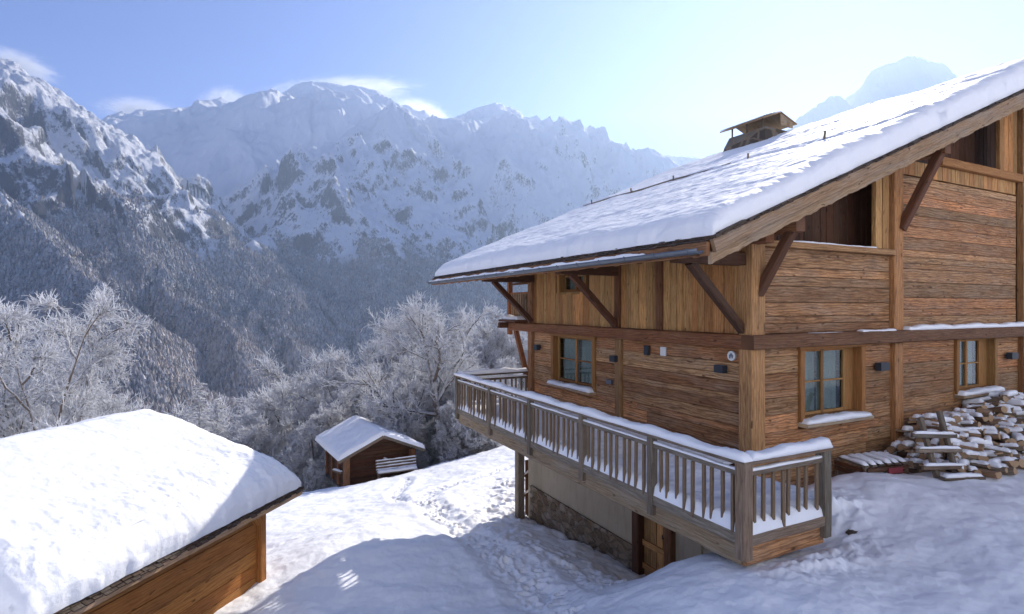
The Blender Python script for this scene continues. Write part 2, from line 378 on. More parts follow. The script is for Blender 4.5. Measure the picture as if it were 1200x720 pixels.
def tpoints(tr):
    pts = [np.array(hit(*p)) for p in tr]; out = []
    for a, b in zip(pts, pts[1:]):
        n = max(2, int(np.hypot(*(b - a)) / .3)); out += [a + (b - a) * k / n for k in range(n)]
    return np.array(out)
TR = [(tpoints(trail), .62), (tpoints(trail2), .4)]
_fr = np.random.RandomState(5)
steps = []
for pts, wd in TR:
    for i, p in enumerate(pts):
        for q in range(2 if wd > .6 else 1):
            steps.append((p[0] + _fr.normal(0, wd * .33), p[1] + _fr.normal(0, wd * .33), _fr.uniform(.09, .06), _fr.uniform(.04, .14), _fr.uniform(0, 3.14)))
for k in range(90):                       # scattered prints beside the house wall
    p = hit(_fr.uniform(575, 625), _fr.uniform(560, 610)); steps.append((p[0], p[1], _fr.uniform(.1, .18), _fr.uniform(.05, .13), _fr.uniform(0, 3.14)))
HO = (4.49, 10.42); HX = (.8917, .4527); HY = (-.4527, .8917)
def to_local(x, y): dx = x - HO[0]; dy = y - HO[1]; return dx * HX[0] + dy * HX[1], dx * HY[0] + dy * HY[1]
def ground_h(x, y):
    z = base_h(x, y); r = np.hypot(x, y); near = np.clip(1.6 - r / 60, .25, 1)
    z = z + .10 * fbm(x * .35, y * .35, 3, 3) + .035 * fbm(x * 1.7, y * 1.7, 4, 9) * near
    lx, ly = to_local(x, y)
    # wind-packed crust, lumps dropped from the eaves, drift round the house
    d = np.abs(lx + 2.0) ; lump = np.exp(-(d / .9) ** 2) * (ly > 1) * (ly < 11)
    z = z + lump * (.10 * np.clip(fbm(x * 2.3, y * 2.3, 4, 21), -.2, 1) + .04)
    z = z + .10 * np.exp(-((lx + .35) / .45) ** 2) * (ly > 2) * (ly < 8.5) * (fbm(x * 1.5, y * 1.5, 3, 31))
    d2 = np.hypot(lx - .15, ly + 1.3); z = z + .30 * np.exp(-(d2 / .55) ** 2) * (1 + .7 * fbm(x * 3, y * 3, 3, 41))   # rough drift beside the end of the balcony
    d3 = np.abs(ly + 2.35); z = z + .12 * np.exp(-(d3 / .35) ** 2) * np.clip(1 - np.abs(lx + 1.3) / 1.6, 0, 1) * (.6 + fbm(x * 4, y * 4, 3, 43))
    for pts, wd in TR:
        x0, x1 = pts[:, 0].min() - 2, pts[:, 0].max() + 2; y0, y1 = pts[:, 1].min() - 2, pts[:, 1].max() + 2
        m = (x > x0) & (x < x1) & (y > y0) & (y < y1)
        if m.any():
            xm, ym = x[m], y[m]; dd = np.full(xm.shape, 9.0)
            for p in pts: dd = np.minimum(dd, (xm - p[0]) ** 2 + (ym - p[1]) ** 2)
            dd = np.sqrt(dd); band = np.clip(1.25 - dd / wd, 0, 1); band = band * band * (3 - 2 * band)
            z[m] = z[m] - .10 * band + .055 * band * fbm(xm * 3.6, ym * 3.6, 4, 51) + .035 * np.exp(-((dd - wd * 1.15) / .18) ** 2)
    SUB = np.nonzero((r < 45) & (y > 5) & (x > -12) & (x < 4))[0]; zz_ = z[SUB]; x_all, y_all = x, y; x = x[SUB]; y = y[SUB]
    for sx, sy, sr, sdp, sa in steps:
        m = (np.abs(x - sx) < .6) & (np.abs(y - sy) < .6)
        if m.any():
            dx = x[m] - sx; dy = y[m] - sy; c, s_ = math.cos(sa), math.sin(sa); u = (dx * c + dy * s_) / (sr * 1.5); v = (-dx * s_ + dy * c) / sr; q = np.sqrt(u * u + v * v)
            zz_[m] += -sdp * np.clip(1.15 - q, 0, 1) ** .7 * (q < 1.15) + sdp * .28 * np.exp(-((q - 1.45) / .3) ** 2)
    z[SUB] = zz_
    return z
az = np.radians(np.concatenate([np.linspace(-179, -60, 60), np.linspace(-58, -47, 40), np.linspace(-46.7, 46.7, 900), np.linspace(47, 58, 40), np.linspace(60, 181, 60)]))
rr = np.concatenate([[.3, 1.5, 3], np.geomspace(4, 70, 820), np.geomspace(71, 900, 90)])
A_, R_ = np.meshgrid(az, rr, indexing='ij'); GXx = R_ * np.sin(A_); GYy = R_ * np.cos(A_)
GZ = ground_h(GXx.ravel(), GYy.ravel())
o = np_mesh('snow_ground', np.stack([GXx.ravel(), GYy.ravel(), GZ], 1), grid_faces(len(az), len(rr), True), M['snow_ground'])
tag(o, 'snow covered ground with a trodden path', kind='structure')

# ------------------------------------------------ mountains
def rl(pts, s, amp=1.0, rk=0.0): return ([PX(*p) for p in pts], s, amp, rk)
RIDGES = [
 rl([(-700,-80,2300),(-300,0,2500),(-120,40,2650),(-40,58,2800),(0,70,2900),(18,72,2950),(42,88,2950),(66,112,2960),(100,130,2950),(130,150,2950),(175,190,2930),(210,217,2900),(260,262,2850),(305,294,2800),(350,335,2700),(400,372,2600),(440,408,2500),(470,440,2400)], .80, 1.0, .02),
 rl([(0,70,2900),(30,150,2650),(75,215,2450),(140,275,2250),(200,330,2050),(250,385,1850),(300,440,1600)], .95, .8),
 rl([(-120,30,2650),(-60,150,2250),(10,235,1950),(90,320,1650),(140,400,1350)], .9, .8),
 rl([(175,190,2930),(215,250,2700),(255,310,2500),(300,360,2300),(345,410,2100)], .9, .7),
 rl([(300,285,3300),(312,250,4000),(345,212,4400),(385,172,4500),(415,148,4580),(446,131,4600),(463,122,4600),(480,134,4600),(500,150,4580),(540,185,4500),(575,203,4450),(610,215,4400),(655,232,4300),(720,262,4200),(800,300,4100),(900,320,4000)], .92, 1.0, .06),
 rl([(463,122,4600),(478,175,4300),(500,225,4050),(530,275,3800),(565,330,3500),(590,390,3200)], .95, .9, .06),
 rl([(463,122,4600),(430,190,4250),(405,250,3950),(398,310,3600),(410,370,3250),(420,420,2950)], .95, .9, .06),
 rl([(385,172,4500),(355,240,4200),(330,300,3850),(335,360,3500)], .95, .9, .06),
 rl([(575,203,4450),(620,260,4100),(670,310,3800),(720,370,3500)], .9, .9, .06),
 rl([(-60,180,6800),(60,160,6600),(110,150,6500),(135,135,6500),(165,129,6500),(190,131,6500),(202,142,6500),(214,152,6500),(226,140,6500),(240,118,6500),(256,113,6500),(265,124,6500),(276,137,6500),(300,134,6500),(318,121,6500),(345,101,6500),(365,96,6500),(388,96,6500),(410,99,6500),(440,107,6500),(470,124,6500),(500,134,6400),(520,140,6300)], .78, .55, -.22),
 rl([(190,131,6500),(200,170,6200),(215,205,5900),(220,240,5600)], .7, .8, .08),
 rl([(256,113,6500),(275,160,6200),(300,185,6000),(310,210,5700)], .8, .8, .10),
 rl([(500,148,5900),(530,136,5850),(560,126,5800),(587,121,5800),(603,127,5800),(622,140,5800),(650,144,5800),(668,157,5800),(682,169,5800),(715,172,5900),(740,177,5900),(772,181,6000),(800,185,6000),(860,190,6000),(960,200,6000)], .82, .9, -.06),
 rl([(587,121,5800),(592,165,5500),(610,205,5150),(640,240,4850)], .8, .9, .0),
 rl([(650,144,5800),(680,190,5400),(700,225,5100)], .8, .9, .0),
 rl([(540,133,5850),(545,170,5500),(560,200,5200)], .8, .9, .0),
 rl([(880,230,5200),(925,150,5100),(942,130,5000),(958,122,5000),(973,112,5000),(984,113,5000),(995,126,5000),(1008,105,5000),(1022,82,5000),(1040,74,5000),(1062,68,5000),(1092,72,5000),(1112,74,5000),(1122,92,5000),(1170,118,5000),(1300,160,5000)], 1.5, 1.0, .05),
]
maz = np.radians(np.linspace(-52, 52, 1250)); mr = np.concatenate([np.geomspace(420, 1400, 150), np.geomspace(1407, 7600, 640)])
A_, R_ = np.meshgrid(maz, mr, indexing='ij'); X = (R_ * np.tan(A_)); Y = R_; X = X.ravel(); Y = Y.ravel()     # rows at equal depth
wx = X + 60 * fbm(X / 420, Y / 420, 3, 61); wy = Y + 60 * fbm(X / 420, Y / 420, 3, 67)
Z = np.full(X.shape, -1e9); D = np.zeros(X.shape); S_ = np.zeros(X.shape); AM = np.zeros(X.shape)
RK = np.zeros(X.shape)
for ri, (pts, sl, amp, rk) in enumerate(RIDGES):
    run = 0.0
    for a, b in zip(pts, pts[1:]):
        ab = b[:2] - a[:2]; L2 = float(ab @ ab); L = math.sqrt(L2)
        t = np.clip(((wx - a[0]) * ab[0] + (wy - a[1]) * ab[1]) / L2, 0, 1)
        d = np.hypot(wx - a[0] - ab[0] * t, wy - a[1] - ab[1] * t); z = a[2] + (b[2] - a[2]) * t - (sl * d * (1 - .00006 * np.minimum(d, 900)) if rk > -.05 else .85 * np.minimum(d, 340) + .40 * np.clip(d - 340, 0, 900) + 1.05 * np.clip(d - 1240, 0, None))
        k = z > Z; Z[k] = z[k]; D[k] = d[k]; S_[k] = run + t[k] * L + ri * 5000; AM[k] = amp; RK[k] = rk
        run += L
gul = ridged(S_ / 260 + .25 * fbm(X / 300, Y / 300, 2, 73), D / 1200, 2, 71) - .9; gul2 = ridged(S_ / 75 + .3 * fbm(X / 120, Y / 120, 2, 75), D / 300, 2, 77) - .9
A1 = np.clip(D / 260, 0, 1)
det = ridged(X / 340, Y / 340, 7, 81, g=.52) - 1.0
A2 = np.clip(D / 600, 0, 1)
bigr = ridged(X / 800 + .3 * fbm(X / 500, Y / 500, 2, 88), Y / 800, 4, 83) - 1.0
AM = AM * (1 - .62 * np.clip((560 - Z) / 350, 0, 1) * (Y < 3300))
Z = Z + AM * (A2 * 175 * bigr + A1 * (105 * gul * np.clip(D / 500, .25, 1) * 1 + 30 * gul2 * np.clip((D - 150) / 600, 0, 1) + 40 * det) + (1 - A1) * (16 * (ridged(X / 90, Y / 90, 4, 85) - .8)) ) + 6 * AM * fbm(X / 26, Y / 26, 3, 91)
VALLEY = -270 - 20 * fbm(X / 500, Y / 500, 3, 95)
Z = np.maximum(Z, VALLEY) + np.log1p(np.exp(-np.abs(Z - VALLEY) / 30)) * 20
near_edge = np.clip((Y - 420) / 300, 0, 1); Z = Z * near_edge + (1 - near_edge) * (-300)
nA, nR = len(maz), len(mr)
Zg = Z.reshape(nA, nR); Xg = X.reshape(nA, nR); Yg = Y.reshape(nA, nR)
gx = np.gradient(Zg, axis=0) / np.maximum(np.gradient(Xg, axis=0), 1e-6)
gy = np.gradient(Zg, axis=1) / np.gradient(Yg, axis=1) - gx * (Xg / Yg)
NZ = 1 / np.sqrt(1 + gx ** 2 + gy ** 2)

def m_mountain():
    t = NT('alpine_rock_snow_forest_floor'); geo = t.add('NewGeometry'); co = geo.outputs['Position']; nz = t.add('SeparateXYZ', {0: geo.outputs['Normal']}).outputs[2]
    z = t.add('SeparateXYZ', {0: co}).outputs[2]; y = t.add('SeparateXYZ', {0: co}).outputs[1]
    big = t.noise(co, .004, 6, .62); mid = t.noise(t.map(co, (1, 1, .30)), .020, 9, .78, .6); fine = t.noise(t.map(co, (1, 1, .4)), .09, 7, .8)
    far = t.add('MapRange', {0: y, 1: 2000.0, 2: 6500.0, 3: 0.0, 4: .34}).outputs[0]
    alt = t.add('MapRange', {0: z, 1: 300.0, 2: 1700.0, 3: -.02, 4: .13}).outputs[0]
    s = t.math('ADD', nz, t.math('MULTIPLY', t.math('SUBTRACT', mid, .5), .55)); s = t.math('ADD', s, t.math('MULTIPLY', t.math('SUBTRACT', fine, .5), .85)); s = t.math('ADD', s, t.math('MULTIPLY', t.math('SUBTRACT', big, .5), .5))
    s = t.math('ADD', s, t.math('ADD', far, alt)); s = t.math('SUBTRACT', s, t.add('Attribute', attribute_name='rk').outputs['Fac'])
    m = t.ramp(s, [(.44, 0.0), (.60, 1.0)])
    rock = t.mix(mid, (.04, .042, .055), (.15, .15, .155))
    c = t.mix(m, rock, (.84, .85, .88))
    # lower slopes: wooded, snow between
    fl = t.math('ADD', z, t.math('MULTIPLY', t.math('SUBTRACT', big, .5), 900.0)); fm = t.add('MapRange', {0: fl, 1: 330.0, 2: 30.0, 3: 0.0, 4: 1.0}).outputs[0]
    wood = t.mix(t.ramp(t.math('ADD', t.math('MULTIPLY', fine, .6), t.math('MULTIPLY', mid, .4)), [(.42, 0.0), (.66, 1.0)]), (.04, .04, .045), (.40, .41, .44))
    c = t.mix(t.math('MULTIPLY', fm, .85), c, wood)
    t.col(c); t.rough(.9); t.b.inputs['Specular IOR Level'].default_value = .1
    n = t.bump(mid, .8, 30.0); t.bump(fine, .9, 8.0, n)
    return t.m
M['mountain'] = m_mountain()
o = np_mesh('mountains', np.stack([X, Y, Z], 1), grid_faces(nA, nR, True), M['mountain'], attr=[('rk', 'POINT', RK)])
tag(o, 'snowy alpine peaks and rock faces beyond the valley', kind='structure')

# wooded slopes: too many trees to count, one mesh
def m_forest():
    t = NT('winter_forest_trees'); rv = t.add('Attribute', attribute_name='rv').outputs['Fac']; hh = t.add('Attribute', attribute_name='hh').outputs['Fac']
    c = t.ramp(rv, [(0, (.018, .022, .030)), (.35, (.045, .042, .042)), (.6, (.14, .10, .068)), (.8, (.27, .18, .11)), (1, (.34, .28, .24))])
    nz = t.add('SeparateXYZ', {0: t.add('NewGeometry').outputs['Normal']}).outputs[2]
    f = t.math('MULTIPLY', t.ramp(nz, [(.05, .06), (.6, .66)]), hh)
    c = t.mix(f, c, (.76, .78, .82)); t.col(c); t.rough(.95); t.b.inputs['Specular IOR Level'].default_value = .05; return t.m
M['forest'] = m_forest()
NTREE = 170000
def forest():
    r = np.random.RandomState(3); n = 1100000
    # candidates uniform in ground area over the visible sector
    yy = np.sqrt(r.uniform(700 ** 2, 4300 ** 2, n)); aa = r.uniform(-.98, .30, n); xx = aa * yy
    ja = np.interp(np.arctan(aa), maz, np.arange(nA)); jr = np.interp(yy, mr, np.arange(nR)); i0 = np.clip(ja.astype(int), 0, nA - 2); j0 = np.clip(jr.astype(int), 0, nR - 2); fa = ja - i0; fr = jr - j0
    def smp(G): return (G[i0, j0] * (1-fa) * (1-fr) + G[i0+1, j0] * fa * (1-fr) + G[i0, j0+1] * (1-fa) * fr + G[i0+1, j0+1] * fa * fr)
    z = smp(Zg); nz = smp(NZ); clump = fbm(xx / 170, yy / 170, 4, 101); patch = fbm(xx / 60, yy / 60, 3, 107)
    lim = 430 + 260 * clump - np.clip((yy - 2600) / 2000, 0, 1) * 260
    ok = (z < lim) & (nz > .45) & (clump * .5 + patch > -.75)
    ok &= r.rand(n) < np.clip((lim - z) / 160, .10, 1) * np.clip(2600 / yy, .5, 1) 
    # hidden from the camera's side (behind crests): drop
    elev = Zg / Yg; mx = np.maximum.accumulate(elev, axis=1); ok &= (z + 25) / yy > mx[i0, np.maximum(j0 - 1, 0)] - .002
    k = np.nonzero(ok)[0][:NTREE]; xx, yy, z, nz = xx[k], yy[k], z[k], nz[k]; n = len(k); print('forest trees', n)
    h = r.uniform(11, 23, n) * (1 + .25 * patch[k]); w = h * r.uniform(.20, .36, n); N = 5
    ang = np.arange(N) / N * 2 * np.pi
    tmpl = []
    for (zz, rad, off) in ((.06, 1.0, 0), (.48, .40, .3), (.42, .82, .6), (1.0, .02, .6)):
        tmpl.append(np.stack([np.cos(ang + off) * rad, np.sin(ang + off) * rad, np.full(N, zz)], 1))
    T = np.concatenate(tmpl); nv = len(T)
    jit = r.uniform(.7, 1.3, (n, nv)); rot = r.uniform(0, 6.28, n); c, s = np.cos(rot)[:, None], np.sin(rot)[:, None]
    x0 = T[None, :, 0] * jit * w[:, None]; y0 = T[None, :, 1] * jit * w[:, None]
    V = np.stack([xx[:, None] + x0 * c - y0 * s, yy[:, None] + x0 * s + y0 * c, z[:, None] - 1 + T[None, :, 2] * h[:, None] + (jit - 1) * .12 * h[:, None] * (T[None, :, 2] < .9)], 2).reshape(-1, 3)
    fq = []
    for lay in (0, 2):
        for j in range(N): q = (j + 1) % N; fq.append((lay * N + j, lay * N + q, (lay + 1) * N + q, (lay + 1) * N + j))
    fq = np.array(fq); Fq = (np.arange(n)[:, None, None] * nv + fq[None]).reshape(-1, 4)
    rvv = np.clip(r.beta(1.6, 2.6, n) + .35 * clump[k] * .8 + np.clip((80 - z) / 900, 0, .25), 0, 1); frost = np.clip(.55 + .5 * r.rand(n) + .3 * patch[k], 0, 1)
    o = np_mesh('forest', V, Fq, M['forest'], smooth=False, attr=[('rv', 'FACE', np.repeat(rvv, len(fq))), ('hh', 'FACE', np.repeat(frost, len(fq)))])
    tag(o, 'dense frosted larch and spruce forest on the mountain slopes', 'forest', kind='stuff')
forest()
# ------------------------------------------------ the chalet. local frame: x along the gable to the right, y along the eaves wall away from the camera
CH = empty('chalet', (HO[0], HO[1], 0), math.atan2(HX[1], HX[0]), 'large old timber chalet with deep roof snow and a long balcony on its left side', 'chalet')
def L2W(x, y, z=0): return (HO[0] + HX[0]*x + HY[0]*y, HO[1] + HX[1]*x + HY[1]*y, z)
LEN = 8.46; W = 22.0; RX = 11.0; EX = -1.9; SL = .40; ZE = 1.18; RTH = .42; Y0 = -.85; Y1 = 12.7
def roof_top(x): return ZE + SL * (min(x, 2*RX - x) - EX)
def roof_bot(x): return roof_top(x) - RTH
ZB0, ZB1 = -.80, -.52                      # floor beam
Z0 = -3.75
def courses(z0, z1, hmin=.13, hmax=.36):
    zs = [z0]
    while zs[-1] < z1 - hmax * 1.2: zs.append(zs[-1] + rng.uniform(hmin, hmax))
    zs.append(z1); return zs
def plank_wall(mb, P, n, u0, u1, zs, holes=(), th=.14, maxlen=4.2, topf=None, jit=.003):
    """P(u, z) -> point on the face; horizontal planks with openings cut out"""
    for za, zb in zip(zs, zs[1:]):
        cuts = [(u0, u1)]
        for (ha, hb, hz0, hz1) in holes:
            if zb > hz0 + .02 and za < hz1 - .02:
                cuts = [q for a, b in cuts for q in ((a, min(b, ha)), (max(a, hb), b)) if q[1] - q[0] > .03]
        for a, b in cuts:
            segs = [a]
            while b - segs[-1] > maxlen * 1.3: segs.append(segs[-1] + rng.uniform(.6, 1.0) * maxlen)
            segs.append(b)
            for s0, s1 in zip(segs, segs[1:]):
                l0 = l1 = s0; 
                if topf:
                    l0 = max(s0, topf(za)); l1 = max(s0, topf(zb))
                    if l0 >= s1 - .05 or l1 >= s1: continue
                mb.board(P(l0, za), P(s1, za), P(s1, zb), P(l1, zb), n, th, bev=.006, jit=jit)
PL = lambda u, z: (0, u, z)               # left wall face (normal -x)
PG = lambda u, z: (u, 0, z)               # gable face (normal -y)
WIN1 = (4.95, 7.2, -2.22, -.86)           # left wall window: y0 y1 z0 z1
WIN4 = (5.35, 6.85, .42, .95)
GW1 = (1.34, 3.46, -2.24, -.84)           # gable windows: x0 x1 z0 z1
GW2 = (7.18, 9.2, -2.10, -.80)
# left wall, lower storey: hewn planks
mb = MB(); plank_wall(mb, PL, (-1, 0, 0), .16, LEN - .12, courses(-3.1, ZB0 - .003), [WIN1])
mb.build('log_wall', M['log'], CH, label='horizontal hewn planks above the balcony')
# left wall, upper storey: broad upright boards
mb = MB(); u = .22
while u < LEN - .12:
    w = min(rng.uniform(.17, .30), LEN - .1 - u); 
    for (a, b) in ([(ZB1 + .003, WIN4[2]), (WIN4[3], 1.55)] if (u + w > WIN4[0] and u < WIN4[1]) else [(ZB1 + .003, 1.55)]):
        off = rng.uniform(0, .018); mb.board((-.005 - off, u, a), (-.005 - off, u, b), (-.005 - off, u + w, b), (-.005 - off, u + w, a), (-1, 0, 0), .12, bev=.01, jit=.003)
    u += w
mb.build('board_wall', M['board'], CH, label='upright honey coloured boards under the eaves')
# gable wall
mb = MB(); gu = lambda z: (z - (ZE - RTH)) / SL + EX + .02      # where the roof underside crosses height z
plank_wall(mb, PG, (0, -1, 0), .16, RX - .4, courses(Z0 - .5, ZB0 - .003), [GW1, GW2], maxlen=5)
plank_wall(mb, PG, (0, -1, 0), RX - .4, W, courses(Z0 - .5, ZB0 - .003, .25, .3), maxlen=6)
LOG1 = (.30, 3.9); ZL1 = 1.25
plank_wall(mb, PG, (0, -1, 0), .16, 4.45, courses(ZB1 + .003, ZL1 - .1), maxlen=5)
plank_wall(mb, PG, (0, -1, 0), 4.8, 10.35, courses(ZB1 + .003, 3.02), maxlen=6, topf=gu)
zs = courses(3.72, 5.9)
plank_wall(mb, PG, (0, -1, 0), 11.0, W, courses(ZB1, 1.6), maxlen=6)
mb.build('gable_wall', M['log'], CH, label='horizontal reddish brown planks facing the yard')
mb = MB(); u = 4.8
while u < 10.3:
    w = rng.uniform(.16, .27); zt = min(roof_bot(u), 3.38)
    if zt > 3.06: mb.board((u, -.012, 3.05), (u, -.012, zt), (u + w, -.012, min(roof_bot(u + w), 3.38)), (u + w, -.012, 3.05), (0, -1, 0), .08, jit=.003)
    u += w
u = 9.42
while u < 10.36:
    w = .24; mb.board((u, -.02, 3.6), (u, -.02, roof_bot(u)), (u + w, -.02, roof_bot(u)), (u + w, -.02, 3.6), (0, -1, 0), .08, jit=.003); u += w
u = 3.9
mb.board((3.92, -.02, 1.3), (3.92, -.02, roof_bot(3.9)), (4.16, -.02, roof_bot(4.16)), (4.16, -.02, 1.3), (0, -1, 0), .1)
mb.board((4.17, -.02, 1.3), (4.17, -.02, roof_bot(4.16)), (4.42, -.02, roof_bot(4.4)), (4.42, -.02, 1.3), (0, -1, 0), .1)
mb.build('gable_boards', M['board'], CH)
# recessed loft behind the openings: dark upright boards, its floor, inner shell of the house
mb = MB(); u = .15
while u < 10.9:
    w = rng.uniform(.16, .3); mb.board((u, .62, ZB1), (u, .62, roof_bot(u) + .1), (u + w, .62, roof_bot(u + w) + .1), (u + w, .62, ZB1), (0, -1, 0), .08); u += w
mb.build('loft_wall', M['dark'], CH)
mb = MB()
mb.box(.15, 10.9, .12, 1.35, ZL1 - .35, ZL1 - .25)
mb.box(4.8, 10.9, .12, 1.3, 3.40, 3.48)
mb.box(.15, W - .1, .15, LEN - .15, ZB0 + .02, ZB1 - .02)
mb.box(.15, W - .1, .15, LEN - .15, -3.2, -3.05)
mb.box(W - .15, W, 0, LEN, -4.3, 1.6)
mb.build('floor', M['interior'], CH)
mb = MB(); plank_wall(mb, lambda u, z: (u, LEN, z), (0, 1, 0), .1, W, courses(-3.1, 1.5, .25, .3), maxlen=6)
u = .1
while u < W: mb.board((u, LEN, 1.5), (u + .3, LEN, 1.5), (u + .3, LEN, max(1.51, roof_bot(u + .3))), (u, LEN, max(1.51, roof_bot(u))), (0, 1, 0), .1); u += .3
mb.build('back_wall', M['log'], CH)
# posts and floor beams
def part_beam(name, mat, *a, parent=CH, **k):
    mb = MB(); mb.beam(*a, **k); return mb.build(name, M[mat], parent)
part_beam('corner_post', 'post', (.05, .02, -3.6), (.05, .02, 1.35), .36, .32, up=(0, 1, 0), bev=.02, jit=.005)
part_beam('corner_post', 'beam', (-.02, LEN - .02, -3.55), (-.02, LEN - .02, 1.4), .22, .24, up=(0, 1, 0), bev=.02, jit=.004)
part_beam('wall_post', 'post', (-.03, 3.92, -3.1), (-.03, 3.92, ZB0 - .005), .24, .12, up=(-1, 0, 0), bev=.015, jit=.004)
part_beam('wall_post', 'beam', (-.03, 3.98, ZB1 + .005), (-.03, 3.98, 1.5), .2, .1, up=(-1, 0, 0), bev=.015, jit=.004)
part_beam('wall_post', 'beam', (-.03, 2.45, ZB1 + .005), (-.03, 2.45, 1.5), .2, .1, up=(-1, 0, 0), bev=.015, jit=.004)
part_beam('wall_post', 'post', (4.64, -.04, -4.2), (4.64, -.04, ZB0 - .005), .32, .14, up=(0, -1, 0), bev=.015, jit=.006)
part_beam('wall_post', 'post', (4.64, -.04, ZB1 + .005), (4.64, -.04, roof_bot(4.6)), .34, .14, up=(0, -1, 0), bev=.015, jit=.006)
part_beam('wall_post', 'post', (10.62, -.05, -4.2), (10.62, -.05, ZB0 - .005), .30, .16, up=(0, -1, 0), bev=.015, jit=.006)
part_beam('wall_post', 'post', (10.62, -.05, ZB1 + .005), (10.62, -.05, roof_bot(10.6)), .34, .16, up=(0, -1, 0), bev=.015, jit=.006)
part_beam('floor_beam', 'beam', (-.05, -.16, (ZB0 + ZB1) / 2), (-.05, LEN + 1.45, (ZB0 + ZB1) / 2), .26, .27, jit=.008, bev=.02)
b = part_beam('floor_beam', 'beam', (-.19, -.075, (ZB0 + ZB1) / 2 + .01), (W, -.075, (ZB0 + ZB1) / 2 + .01), .29, .27, jit=.008, bev=.02)
mb = MB(); mb.snow_strip((4.86, -.12, ZB1), (10.4, -.12, ZB1), .20, .10); mb.snow_strip((3.1, -.13, ZB1 - .01), (4.42, -.13, ZB1 - .01), .15, .05); mb.snow_strip((1.4, -.16, ZB1 - .01), (2.6, -.16, ZB1 - .01), .08, .02); mb.snow_strip((10.85, -.12, ZB1), (16, -.12, ZB1), .20, .10)
mb.build('snow_cover', M['snow'], b)
mb = MB(); mb.beam((.18, -.06, ZL1 - .04), (4.46, -.06, ZL1 - .04), .17, .12, jit=.004); b = mb.build('loft_rail', M['post'], CH)
mb = MB(); mb.snow_strip((.9, -.06, ZL1 + .02), (3.85, -.06, ZL1 + .02), .1, .035); mb.build('snow_cover', M['snow'], b)
part_beam('loft_rail', 'gold', (6.4, -.06, 3.49), (10.42, -.06, 3.49), .14, .2, jit=.004)
# outrigger beams with braces along the eaves wall; purlins with braces on the gable
for y, pw in ((8.40, .2), (4.0, .2), (.12, .24)):
    part_beam('outrigger', 'dark', (.1, y, .90), (-1.78, y, .90), pw, .24, jit=.004, bev=.02)
    part_beam('brace', 'dark', (-1.42, y, .80), (-.07, y, -.46), .15, .17, jit=.003, bev=.02, up=(0, 1, 0))
for x, z in ((.35, roof_bot(.2) - .12), (5.25, roof_bot(5.25) - .14), (RX, roof_bot(RX) - .1)):
    part_beam('purlin', 'beam', (x, .3, z), (x, Y0 + .08, z), .24, .26, bev=.02, jit=.004)
    part_beam('purlin', 'beam', (x, LEN - .1, z), (x, Y1 - .1, z), .24, .26, bev=.02, jit=.004)
part_beam('brace', 'dark', (.10, -.06, .22), (.33, Y0 + .22, 1.42), .17, .17, up=(1, 0, 0), bev=.02, jit=.003)
part_beam('brace', 'dark', (4.72, -.10, 1.75), (5.22, Y0 + .22, roof_bot(5.2) - .2), .18, .18, up=(1, 0, 0), bev=.02, jit=.003)
part_beam('brace', 'dark', (10.6, -.12, 3.9), (10.98, Y0 + .22, roof_bot(11) - .2), .18, .18, up=(1, 0, 0), bev=.02, jit=.003)
part_beam('wall_plate', 'beam', (-.05, Y0 + .4, 1.28), (-.05, Y1 - .3, 1.28), .22, .24, jit=.004)
part_beam('eaves_beam', 'beam', (-1.62, Y0 + .25, 1.02), (-1.62, Y1 - .1, 1.02), .16, .2, jit=.005)

# ---- roof
mb = MB()
th = .16
nb = 46
for side in (0, 1):
    X = (lambda x: x) if side == 0 else (lambda x: 2 * RX - x)
    ys = Y0 + .02
    while ys < Y1 - .05:                     # soffit boards running up the slope
        w = min(rng.uniform(.18, .26), Y1 - .03 - ys); z = lambda x: roof_top(x) - .10
        a = (X(EX + .02), ys, z(EX + .02) - th); 
        p0 = (X(EX + .02), ys + w / 2, z(EX + .02) - th / 2); p1 = (X(RX), ys + w / 2, z(RX) - th / 2)
        mb.beam(p0, p1, w - .004, th, up=(0, 0, 1), bev=.005); ys += w
roof = mb.build('roof', M['beam'], CH)
# rafters tails under the eaves
mb = MB(); y = Y0 + .5
while y < Y1 - .3:
    mb.beam((EX + .12, y, roof_top(EX + .12) - .34), (.3, y, roof_top(.3) - .34), .12, .15, bev=.01, jit=.003); y += .72
mb.build('rafters', M['beam'], roof)
# shingle layer: overlapping rows whose ragged edges show at eave and verge
mb = MB()
for k in range(3):
    y = Y0 - .05
    while y < Y1:
        w = rng.uniform(.09, .17); e = rng.uniform(-.04, .03) + k * .07 - .06; z = roof_top(EX) - .10 + .028 * k
        mb.beam((EX + e, y + w/2, z + SL * e), (EX + .7, y + w/2, z + SL * .7 + .012), w * .95, .022, bev=.003); y += w
for k in range(2):
    x = EX
    while x < RX:
        w = rng.uniform(.10, .2); e = rng.uniform(-.035, .03) + k * .03; zz = roof_top(x) - .085 + .026 * k
        mb.beam((x + w/2, Y0 - .06 + e, zz + SL*w/2), (x + w/2, Y0 + .5, zz + SL*w/2), w * .94, .022, up=(-SL, 0, 1), bev=.003); x += w
mb.build('shingle_edge', M['shingle'], roof)
